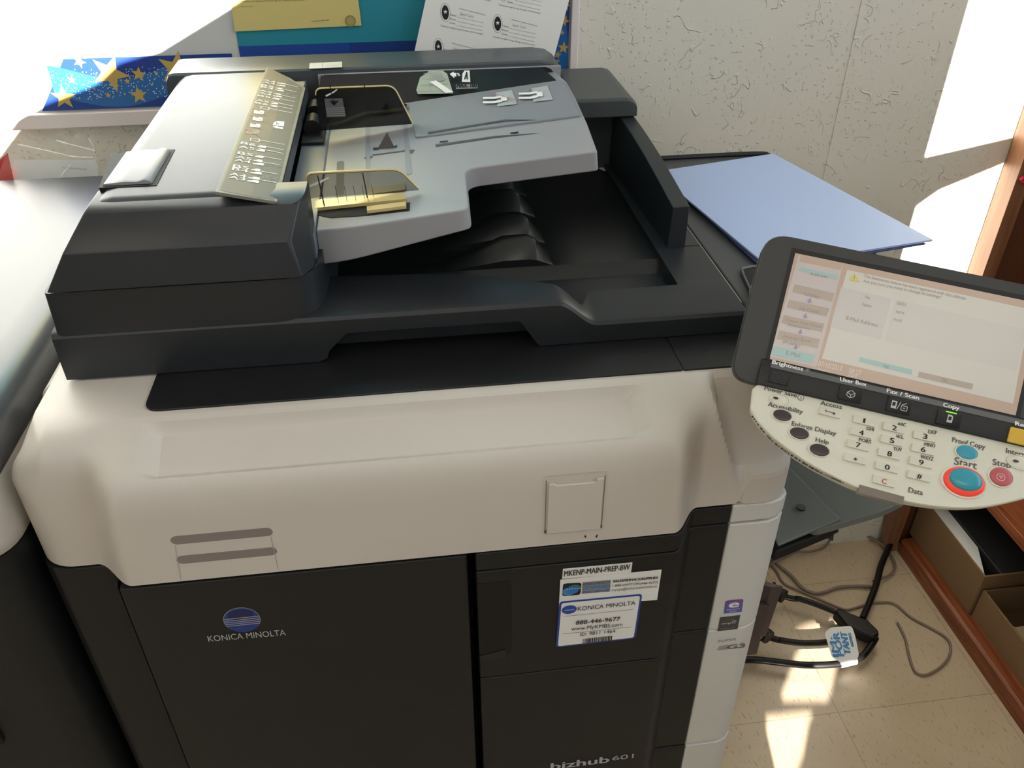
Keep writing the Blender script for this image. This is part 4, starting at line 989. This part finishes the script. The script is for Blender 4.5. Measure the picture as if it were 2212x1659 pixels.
# white keypad plate, flatter than the screen
th = math.radians(-13); QB = PB*math.cos(th)+PN*math.sin(th); QJ = pp(-.0053, -.0218, .002); k9 = Sheet(QJ, PA, QB, .0003)
def c4(x, y): return (1560+x/3.3926, 780+y/3.3926)
L_ = [(268, 165), (228, 200), (214, 350), (250, 430), (330, 520), (420, 600), (600, 730), (800, 840), (1000, 930), (1300, 1018), (1600, 1070), (1900, 1072), (2212, 1008), (2420, 930), (2500, 830), (2530, 770)]
P = [k9.px(*c4(*q)) for q in L_]
P = P+[(max(P[-1][0], .212), .0015), (P[0][0], .0015)]
sp = smooth_path([Vector((x, y, 0)) for x, y in P[2:-2]], 4); P = [P[0], P[1]]+[(v.x, v.y) for v in sp]+[P[-2], P[-1]]
cxk, cyk = .11, -.015
bm = bmesh.new()
loft(bm, [[k9.p(cxk+(x-cxk)*k, cyk+(y-cyk)*k, h) for x, y in P] for h, k in ((-.022, .93), (-.017, .972), (-.010, .992), (-.0098, .998), (-.003, 1.004), (-.0008, .998), (0, .985), (0.00001, .5), (0.00002, .01))])
KP = mat('keypad_cream', (226, 224, 208), .42, bump=.02, bscale=900)
plate_k = finish('keypad_plate', bm, KP, panel_o, angle=12)
# worn dark scuff along the rim and the data window
s = Sheet(k9.O, k9.a, k9.b, .0003)
rnd = random.Random(5)
pts = [(235, 390), (300, 480), (380, 570), (470, 640), (560, 700), (650, 755), (740, 805), (830, 845), (900, 875)]
wp = smooth_path([Vector((*k9.px(*c4(*q)), 0)) for q in pts], 14)
s.O = k9.p(0, 0, -.0018)
for i, v in enumerate(wp[:-1]):
    if rnd.random() < .3: continue
    w = wp[i+1]; d = (w-v).normalized(); n_ = Vector((-d.y, d.x, 0)); k_ = .0002+rnd.random()*.0006
    o_ = -.0020; s.poly([tuple((v+n_*(o_+k_)).to_2d()), tuple((v+n_*(o_-k_)).to_2d()), tuple((w+n_*(o_-k_*rnd.uniform(.6, 1.2))).to_2d()), tuple((w+n_*(o_+k_)).to_2d())], PBLACK, 3)
s.done('worn_rim', panel_o)
s = Sheet(k9.p(0, 0, 0), k9.a, k9.b, .0008)
q = [s.px(*c4(*k)) for k in ((1005, 905), (1335, 995), (1322, 1055), (992, 965))]
bm = bmesh.new(); prism(bm, [k9.p(x, y, -.005) for x, y in q], k9.n*.0058); finish('data_window', bm, mat('window_taupe', (128, 118, 108), .25), panel_o, bevel=.0004)
s = Sheet(k9.O, k9.a, k9.b, .0003)
TXT = [('Power Save', (308, 212), (543, 268), .0039), ('Accessibility', (334, 330), (588, 388), .0039), ('Enlarge Display', (508, 472), (832, 548), .0039), ('Help', (683, 592), (778, 612), .0039), ('Access', (718, 320), (874, 352), .0038), ('ABC', (1283, 474), (1348, 482), .0030), ('DEF', (1510, 530), (1573, 538), .0030), ('GHI', (1056, 505), (1110, 515), .0030), ('JKL', (1272, 565), (1330, 572), .0030), ('MNO', (1482, 622), (1560, 634), .0030), ('PQRS', (1000, 588), (1090, 606), .0030), ('TUV', (1255, 656), (1315, 664), .0030), ('WXYZ', (1452, 712), (1546, 732), .0030), ('Proof Copy', (1683, 592), (1925, 648), .0042), ('Stop', (1980, 760), (2112, 786), .0052), ('Start', (1698, 758), (1862, 796), .0066), ('Interrupt', (2078, 672), (2300, 725), .0042), ('Data', (1364, 962), (1468, 984), .0044)]
INK = mat('key_lettering', (92, 88, 84), .5)
for st, p_, q_, h in TXT: s.pxtext(st, c4(*p_), c4(*q_), h, INK, 0, bold=.00016)
x, y = s.px(*c4(576, 268)); s.ell(x, y, .0026, .0026, INK, 0); s.ell(x, y, .0021, .0021, KP, .4); s.text('2', x-.0009, y-.0013, .0018, .0024, INK, 1)
s.done('keypad_lettering', panel_o)
def oval(name, px_, rx, ry, d, M, ring=KP, printed=None, light=0):
    x, y = k9.px(*c4(*px_)); n = 28
    bm = bmesh.new()
    rings = [(1.20, .0001), (1.17, .0009), (1.05, .0008), (1.02, -.0004)]
    loft(bm, [[k9.p(x+rx*k*math.cos(2*math.pi*i/n), y+ry*k*math.sin(2*math.pi*i/n), h) for i in range(n)] for k, h in rings], mi=0)
    loft(bm, [[k9.p(x+rx*k*math.cos(2*math.pi*i/n), y+ry*k*math.sin(2*math.pi*i/n), h) for i in range(n)] for k, h in ((1, -.0004), (.98, d*.6), (.80, d*.95), (.45, d*1.1), (.1, d*1.15))], mi=1)
    return finish(name, bm, [ring, M], panel_o, angle=50)
OVD = mat('dark_oval_key', (62, 52, 56), .3)
oval('power_save_key', (420, 285), .0070, .0044, .0008, KP)
s = Sheet(k9.p(0, 0, .0012), k9.a, k9.b, .0002); x, y = s.px(*c4(393, 271)); s.ell(x, y, .0022, .0011, OVD, 0, 12); s.done('indicator_window', panel_o); s = Sheet(k9.p(0, 0, .0012), k9.a, k9.b, .0002); x, y = s.px(*c4(2152, 733)); s.ell(x, y, .0022, .0011, OVD, 0, 12); s.done('indicator_window', panel_o)
oval('accessibility_key', (440, 399), .0072, .0046, .0008, OVD)
oval('enlarge_key', (565, 530), .0074, .0047, .0008, OVD)
oval('help_key', (712, 653), .0076, .0048, .0008, OVD)
oval('proof_copy_key', (1792, 670), .0078, .0054, .0012, mat('turquoise_key', (58, 160, 186), .3))
oval('interrupt_key', (2185, 745), .0085, .0050, .0008, KP)
oval('stop_key', (2042, 850), .0082, .0072, .0016, mat('rose_key', (198, 92, 100), .35))
s = Sheet(k9.p(0, 0, .0020), k9.a, k9.b, .0002); x, y = s.px(*c4(2042, 850))
for k in range(20): t0, t1 = k*math.pi/10, (k+1)*math.pi/10; s.line((x+.003*math.cos(t0), y+.0028*math.sin(t0)), (x+.003*math.cos(t1), y+.0028*math.sin(t1)), .0003, PWHITE, 0)
s.line((x-.0012, y+.001), (x+.0012, y+.001), .0003, PWHITE, 0); s.line((x-.0012, y+.001), (x, y-.0012), .0003, PWHITE, 0); s.line((x+.0012, y+.001), (x, y-.0012), .0003, PWHITE, 0); s.done('stop_symbol', panel_o)
# start key: turquoise dome in a glowing red ring
x, y = k9.px(*c4(1770, 886)); n = 36; bm = bmesh.new()
def rg(r1, r2, h, ox=0, oy=0): return [k9.p(x+ox+r1*math.cos(2*math.pi*i/n), y+oy+r2*math.sin(2*math.pi*i/n), h) for i in range(n)]
loft(bm, [rg(.0172, .0132, 0), rg(.0168, .0128, .0010), rg(.0156, .0118, .0008), rg(.0153, .0115, -.0004)], mi=0)
loft(bm, [rg(.0151, .0113, -.0004), rg(.0150, .0112, .0006), rg(.0136, .0100, .0020, .0003, .0008)], mi=1)
loft(bm, [rg(.0124, .0088, .0016, .0005, .0016), rg(.0122, .0086, .0024, .0005, .0016), rg(.0100, .0070, .0034, .0005, .0017), rg(.005, .0036, .0038, .0005, .0017), rg(.001, .001, .0039, .0005, .0017)], mi=2)
finish('start_key', bm, [KP, mat('start_ring_red', (232, 62, 44), .35, emit=.35), mat('start_turquoise', (52, 158, 178), .22)], panel_o, angle=60)
# numeric keys
KM = mat('keycap_cream', (222, 218, 202), .4)
for st, kx, ky in (('1', 1037, 440), ('2', 1258, 493), ('3', 1482, 555), ('4', 1016, 527), ('5', 1240, 585), ('6', 1468, 650), ('7', 993, 618), ('8', 1222, 682), ('9', 1453, 745), ('*', 973, 718), ('0', 1205, 780), ('#', 1440, 845), ('C', 1183, 883)):
    x, y = k9.px(*c4(kx, ky))
    def pr_(t, st=st, x=x, y=y):
        hh = .0042 if st != '*' else .0042
        w_ = {'1': .0017, '*': .0026}.get(st, .0034); t.text(st, x-w_/2, y-hh/2-(.0012 if st == '*' else 0), w_, hh, PRED if st == 'C' else PBLACK, 0, bold=0 if st == '1' else .00018)
    key('number_key', panel_o, k9, x, y, .0172, .0066, .0016, .0006, KM, pr_)
x, y = k9.px(*c4(788, 378))
def pk(t):
    t.ell(x+.003, y-.0004, .0012, .0011, INK, 0, 12); t.line((x-.003, y+.0002), (x+.002, y), .0006, INK, 0); t.rect(x-.0038, y-.0008, x-.003, y+.0014, INK, 0)
key('access_key', panel_o, k9, x, y, .0172, .0066, .0014, .0006, KM, pk)
# neck that carries the panel, reaching back to the side of the copier
bm = bmesh.new(); prism(bm, [pp(x, y, -.036) for x, y in roundpoly([(.03, .0), (.16, .0), (.15, .06), (.04, .06)], .015)], -PN*.05); 
tube(bm, [pp(.06, .03, -.07), (.36, .13, 1.0), (.37, .17, .97)], .022, 14, 6)
finish('panel_arm', bm, WHITE, panel_o, bevel=.002)
# ================================================================ right side: worktop, bypass tray
bm = bmesh.new(); P = roundpoly([(.3335, .045), (.525, .045), (.525, .566), (.3335, .566)], [.0, .02, .02, 0])
prism(bm, [(x, y, .962) for x, y in P], (0, 0, .0175)); tab = finish('side_worktop', bm, mat('worktop_charcoal', (74, 76, 78), .42, bump=.05, bscale=700, mottle=.05), cp, bevel=.003)
bm = bmesh.new(); tube(bm, [(.335, .564, .982), (.50, .564, .982), (.52, .55, .982)], .0035, 8, 5); finish('worktop_edge', bm, BLACK, tab)
for yy in (.10, .50):
    bm = bmesh.new(); prism(bm, [(.340, yy, .961), (.50, yy, .961), (.34, yy, .86)], (0, .01, 0)); finish('bracket', bm, BLACK, tab)
bm = bmesh.new(); P = roundpoly([(.3405, .128), (.3560, .2185), (.47, .2230), (.47, .110)], [.006, .014, .01, .01])
prism(bm, [(x, y, .9797) for x, y in P], (0, 0, .0028)); hp = finish('arm_cover', bm, DEEP, cp, bevel=.0008)
bm = bmesh.new(); tube(bm, [(x, y, .9825) for x, y in ((.3395, .122), (.3480, .172), (.3540, .210), (.362, .2195), (.40, .2225))], .0016, 6, 4); finish('arm_cover_rim', bm, mat('rim_grey', (96, 98, 100), .35), hp)
bm = bmesh.new(); box(bm, .3145, .335, .098, .116, .9797, 1.003); finish('hinge_stub', bm, BLACK, cp, bevel=.003)
# bypass tray hanging out low on the right
BY = mat('bypass_tray_grey', (108, 112, 108), .45, bump=.04, bscale=900, mottle=.05)
zb2 = lambda x: .757+.27*(x-.355)
bm = bmesh.new()
edge = [aty(.02, u, v) for u, v in ((1745, 1180), (1797, 1165), (1860, 1140), (1905, 1122))]
P = roundpoly([(.400, .022), (.470, .022), (.512, .032), (.535, .13), (.545, .33), (.356, .33), (.356, .075)], [.004, .01, .03, .03, .02, 0, 0], 6)
prism2(bm, [(x, y, zb2(x)+.004) for x, y in P], [(x, y, zb2(x)-.006) for x, y in P])
by = finish('bypass_tray', bm, BY, cp, bevel=.0015)
bm = bmesh.new(); prism(bm, [(.3555, .016, .752), (.426, .026, .768), (.432, .028, .759), (.418, .028, .752), (.3555, .016, .736)], (0, .20, 0)); finish('tray_support', bm, DEEP, by, bevel=.003)
bm = bmesh.new(); P = [(.356, .014), (.424, .024), (.420, .045), (.40, .155), (.385, .33), (.356, .33)]; prism(bm, [(x, y, zb2(x)+.0045) for x, y in P], (0, 0, .004)); finish('inner_plate', bm, BY, by, bevel=.001)
bm = bmesh.new(); P = [aty(.035, *q) for q in ((1776, 1140), (1790, 1128), (1803, 1132), (1803, 1150), (1800, 1170), (1790, 1166))]; prism(bm, P, (0, .012, 0)); finish('tray_hinge', bm, BLACK, by, bevel=.001)
hx = Vector((.3945, .052, zb2(.3945)+.009)); bm = bmesh.new(); tube(bm, [hx, hx+Vector((0, 0, .0016))], .0048, 16, 0); finish('tray_screw', bm, PBLACK, by)
# side interface plate with its cables (low on the right)
bm = bmesh.new(); P = [aty(.50, *q) for q in ((1640, 1262), (1658, 1256), (1691, 1264), (1654, 1372), (1640, 1372))]
P = [Vector((.50, .47, .10)), Vector((.50, .60, .10)), Vector((.50, .60, .20)), Vector((.50, .47, .20))]
q0, q1, q2, q3 = atx(.545, 1657, 1256), atx(.545, 1692, 1266), atx(.545, 1655, 1374), atx(.545, 1625, 1374)
prism(bm, [q0, q1, q2, q3], (-.02, 0, 0)); box(bm, .353, .53, min(q2.y, q3.y), q1.y, min(q2.z, q3.z)+.02, q0.z)
ip = finish('interface_box', bm, mat('purple_grey_metal', (84, 74, 78), .4, metal=.4), cp, bevel=.001)
for u, v in ((1672, 1262), (1674, 1276), (1660, 1323)):
    p = atx(.546, u, v); bm = bmesh.new(); tube(bm, [p, p+Vector((.002, 0, 0))], .004, 12, 0); finish('plate_screw', bm, PBLACK, ip)
#@@SPLIT
# ================================================================ blue folder on the worktop
bm = bmesh.new()
A = atz(.985, 1670, 335); B = atz(.987, 2015, 518); Cc = atz(.983, 1655, 580); D0 = atz(.983, 1490, 505)
ex = (A-B).normalized(); dxy = (D0-Cc); 
D = Cc+dxy*1.30; E_ = atz(.984, 1450, 370)
nx = 20; rows = []
top_l, top_r = atz(.984, 1400, 381), A; 
pl0 = [Vector((E_.x-.03, E_.y-.008, .984)), A, B, Cc, D]
# surface as a bent grid between four corners
c00, c10, c11, c01 = Vector((.318, .49, .984)), A, B, Cc
c00 = E_+(E_-A)*.16
grid = []
for j in range(13):
    row = []
    for i in range(13):
        u, v = i/12, j/12
        p = c00.lerp(c10, u).lerp(c01.lerp(c11, u), v)
        lift = .020*max(0, (u-.55)/.45)**2*v**1.5 + .0005
        p.z = .9872; row.append(p+Vector((0, 0, 0)))
    grid.append(row)
for k, hh in enumerate((0, .0022)):
    vs = [[bm.verts.new(p+Vector((0, 0, -hh))) for p in r] for r in grid]
    for j in range(12):
        for i in range(12): bm.faces.new((vs[j][i], vs[j][i+1], vs[j+1][i+1], vs[j+1][i]))
    if k == 0: v0 = vs
rim = [(0, i) for i in range(13)]+[(j, 12) for j in range(1, 13)]+[(12, i) for i in range(11, -1, -1)]+[(j, 0) for j in range(11, 0, -1)]
for a_, b_ in zip(rim, rim[1:]+rim[:1]): bm.faces.new((v0[a_[0]][a_[1]], v0[b_[0]][b_[1]], vs[b_[0]][b_[1]], vs[a_[0]][a_[1]]))
o = finish('blue_folder', bm, mat('pale_blue_card', (178, 196, 234), .55, bump=.03, bscale=500), loc=(.46, .38, .982), angle=30); tag(o, 'large pale blue paper folder lying on the worktop right of the copier', 'folder')
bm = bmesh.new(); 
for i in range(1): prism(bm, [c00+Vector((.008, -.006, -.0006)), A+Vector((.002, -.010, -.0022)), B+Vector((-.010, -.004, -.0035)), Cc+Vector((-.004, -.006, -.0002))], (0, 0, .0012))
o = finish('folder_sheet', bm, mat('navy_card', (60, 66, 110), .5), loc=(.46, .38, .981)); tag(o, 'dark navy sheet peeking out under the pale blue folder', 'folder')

# ================================================================ bookcase, boxes
WOOD = mat('orange_brown_wood', (168, 100, 58), .38); N, L = nodes(WOOD); tc = N.new('ShaderNodeTexCoord'); mp = N.new('ShaderNodeMapping'); mp.inputs['Scale'].default_value = (60, 4, 60)
L.new(tc.outputs['Object'], mp.inputs[0]); nz = N.new('ShaderNodeTexNoise'); nz.inputs['Scale'].default_value = 2; nz.inputs['Detail'].default_value = 6; L.new(mp.outputs[0], nz.inputs['Vector'])
cr = N.new('ShaderNodeValToRGB'); cr.color_ramp.elements[0].color = lin((112, 54, 28))+(1,); cr.color_ramp.elements[1].color = lin((148, 84, 50))+(1,); cr.color_ramp.elements[0].position = .35; cr.color_ramp.elements[1].position = .65
L.new(nz.outputs[0], cr.inputs[0]); L.new(cr.outputs[0], N['Principled BSDF'].inputs['Base Color'])
POSTW = mat('orange_brown_post_wood', (170, 100, 58), .45); N, L = nodes(POSTW); tc = N.new('ShaderNodeTexCoord'); mp = N.new('ShaderNodeMapping'); mp.inputs['Scale'].default_value = (50, 50, 3)
L.new(tc.outputs['Object'], mp.inputs[0]); nz = N.new('ShaderNodeTexNoise'); nz.inputs['Scale'].default_value = 2; nz.inputs['Detail'].default_value = 4; L.new(mp.outputs[0], nz.inputs['Vector'])
cr = N.new('ShaderNodeValToRGB'); cr.color_ramp.elements[0].color = lin((120, 78, 52))+(1,); cr.color_ramp.elements[1].color = lin((146, 102, 74))+(1,); cr.color_ramp.elements[0].position = .3; cr.color_ramp.elements[1].position = .7
L.new(nz.outputs[0], cr.inputs[0]); L.new(cr.outputs[0], N['Principled BSDF'].inputs['Base Color'])
bc = tag(empty('bookcase', (1.2, 0, 0)), 'low orange-brown wooden bookcase at the right wall edge', 'bookcase')
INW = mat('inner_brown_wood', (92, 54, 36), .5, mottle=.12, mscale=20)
for k_, (ya, yb_) in enumerate(((.658, .698), (-.94, -.90))):
    bm = bmesh.new(); prism(bm, [(1.010, ya, .035), (1.010, ya, 1.25), (1.010, yb_, 1.25), (1.010, yb_, .075)], (.026, 0, 0)); prism(bm, [(1.010, ya, .035), (1.010, yb_, .075), (1.010, yb_, .074), (1.010, (ya+yb_)/2, .001), (1.010, ya, .001)], (.026, 0, 0)); finish('post', bm, POSTW, bc, bevel=.0015)
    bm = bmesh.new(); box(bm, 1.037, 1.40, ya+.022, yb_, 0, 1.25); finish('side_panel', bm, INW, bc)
bm = bmesh.new(); prism(bm, [(1.040, -.90, .0), (1.040, -.90, .036), (1.046, -.90, .040), (1.40, -.90, .040), (1.40, -.90, .0)], (0, 1.5575, 0)); finish('shelf', bm, WOOD, bc, bevel=.0012)
bm = bmesh.new(); box(bm, 1.066, 1.40, -.90, .679, .272, .295); finish('shelf', bm, WOOD, bc, bevel=.0015)
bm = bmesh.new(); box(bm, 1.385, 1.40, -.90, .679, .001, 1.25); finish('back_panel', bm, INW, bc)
CARD = mat('brown_cardboard', (134, 106, 74), .75, bump=.1, bscale=120, mottle=.08)
def cbox(name, x0, x1, y0, y1, z0, z1, lab, th_=.004, M=CARD):
    bm = bmesh.new(); box(bm, x0, x1, y0, y1, z0, z0+th_); box(bm, x0, x0+th_, y0, y1, z0+th_, z1); box(bm, x1-th_, x1, y0, y1, z0+th_, z1); box(bm, x0+th_, x1-th_, y0, y0+th_, z0+th_, z1); box(bm, x0+th_, x1-th_, y1-th_, y1, z0+th_, z1)
    return tag(finish(name, bm, M, smooth=False, loc=((x0+x1)/2, (y0+y1)/2, z0)), lab, 'box')
cbox('cardboard_box', 1.066, 1.34, .440, .672, .0405, .148, 'open tan cardboard box on the bottom shelf, beside the bookcase post')
cbox('cardboard_box', 1.070, 1.34, -.10, .434, .0405, .116, 'brown open cardboard box on the bottom shelf, nearest the camera')
bm = bmesh.new(); box(bm, 1.105, 1.333, .446, .666, .046, .146); tag(finish('black_binder', bm, mat('binder_black', (44, 45, 46), .5), loc=(1.2, .55, .046), bevel=.002), 'flat dark grey binder lying in the cardboard box by the post', 'binder')
bm = bmesh.new(); prism(bm, [(1.0712, .4450, .1440), (1.1030, .52, .143), (1.1030, .664, .143), (1.0712, .664, .1440)], (0, 0, -.003)); tag(finish('paper_sheet', bm, PAPER, loc=(1.08, .55, .14)), 'white paper wedge between the cardboard box side and the dark binder', 'paper')
bm = bmesh.new(); box(bm, 1.095, 1.325, -.08, .36, .0450, .092); tag(finish('cardboard_block', bm, mat('pale_cardboard', (170, 150, 120), .7), loc=(1.2, .1, .05), bevel=.001), 'pale tan carton lying inside the nearest cardboard box', 'box')
PM = [aty(.655, 2206, 384), aty(.655, 2214, 392), aty(.655, 2224, 386)]
bm = bmesh.new(); tube(bm, PM, .004, 8, 4)
tag(finish('red_marker', bm, mat('red_plastic', (200, 40, 70), .4), loc=PM[1]), 'small red item at the bookcase post near the right edge', 'marker')

# ================================================================ cables on the floor
CB = mat('black_cable', (18, 15, 16), .45, spec=.3); GC = mat('grey_cable', (128, 112, 100), .5)
def c7(x, y): return (1512+x/3.16, 1134+y/3.16)
def fl_(z, *q): return [atz(z, *c7(*k)) for k in q]
def cable(name, pts, r, M, lab, cat='cable', group=None):
    bm = bmesh.new(); tube(bm, pts, r, 10, 6); c = sum((Vector(p) for p in pts), Vector())/len(pts); c.z = 0
    return tag(finish(name, bm, M, loc=c, angle=60), lab, cat, group)
h = .030
ca = tag(empty('power_cable', (.8, .5, 0)), 'thick black power cable with moulded plug running to the bookcase', 'cable')
bm = bmesh.new(); tube(bm, [Vector((.552, .585, .08))]+fl_(h, (570, 487), (680, 505), (790, 540), (920, 592)), .0062, 12, 6); finish('cord', bm, CB, ca)
bm = bmesh.new(); tube(bm, fl_(.02, (1110, 640), (1160, 520), (1205, 400), (1235, 280), (1290, 150), (1310, 90)), .0068, 12, 6); finish('cord', bm, CB, ca)
bm = bmesh.new(); pl_ = fl_(.035, (915, 590), (940, 568), (1145, 650), (1215, 720), (1225, 750), (1190, 775), (1110, 745), (1000, 690)); prism(bm, [Vector((p.x, p.y, .012)) for p in pl_], (0, 0, .026)); finish('plug', bm, CB, ca, bevel=.005, seg=3)
cable('power_cable', [Vector((.572, .468, .05))]+fl_(.032, (500, 775), (560, 788), (680, 806), (800, 806), (880, 800)), .0062, CB, 'middle thick black cable ending at the paper tag')
cable('power_cable', [Vector((.556, .402, .03))]+fl_(.022, (370, 920), (520, 935), (700, 955), (860, 955), (980, 942), (1070, 918), (1120, 885), (1170, 820), (1200, 770)), .0066, CB, 'lowest thick black cable looping round under the paper tag')
for i, (q) in enumerate((((455, 455), (550, 478), (575, 490)), ((400, 740), (440, 745), (470, 770)))):
    bm = bmesh.new(); P = fl_(.06 if i == 0 else .05, *q); tube(bm, P, .015, 12, 3); finish('cable_socket', bm, CB, ip)
cable('thin_cable', fl_(.010, (420, 290), (560, 232), (660, 185), (760, 180), (850, 150), (905, 80), (960, 55), (1060, 50), (1180, 95), (1260, 150), (1320, 235), (1330, 300), (1280, 350), (1180, 385)), .0028, GC, 'thin grey cable curving below the bypass tray to the bookcase post')
cable('thin_cable', fl_(.006, (440, 190), (530, 268), (620, 345), (700, 430), (790, 466), (870, 452), (950, 425), (1080, 418), (1170, 420)), .0034, GC, 'thin grey cable with a deep bend left of the thick black cord')
cable('thin_cable', fl_(.004, (450, 250), (520, 310), (570, 395), (680, 450), (800, 500), (940, 560), (1010, 578), (1110, 550), (1230, 528), (1330, 540), (1440, 630), (1560, 695), (1670, 760), (1710, 820), (1700, 900), (1630, 980), (1540, 1024), (1470, 1000), (1430, 900), (1400, 770), (1350, 668)), .0024, GC, 'thin grey cable with a large pear-shaped loop on open floor')
tg = tag(empty('cable_tag', (.77, .40, .02)), 'white paper tag with blue lettering wrapped round the black cable', 'tag')
O = atz(.045, *c7(970, 830)); s = Sheet(O, (1, 0, 0), (0, 1, .25), .0008)
s.poly(roundpoly([s.px(*c7(*q)) for q in ((850, 738), (890, 700), (1035, 690), (1060, 760), (1085, 890), (1058, 950), (965, 965), (955, 935), (900, 905))], .006), PAPER, -.5)
def rtext(st, p, q, hgt):
    A_ = Vector(s.px(*c7(*p))); B_ = Vector(s.px(*c7(*q))); d = B_-A_; s.text(st, A_.x, A_.y, d.length, hgt, SKYB, 1, math.atan2(d.y, d.x), bold=.0012)
rtext('IM·', (945, 900), (915, 770), .011); rtext('POR', (985, 895), (945, 735), .013); rtext('TANT', (1030, 885), (1000, 735), .013); rtext('NOTICE', (1050, 830), (1028, 740), .005)
s.done('label', tg)
bm = bmesh.new(); tube(bm, fl_(.024, (962, 946), (1060, 922)), .0082, 14, 0); finish('wrap', bm, PAPER, tg)
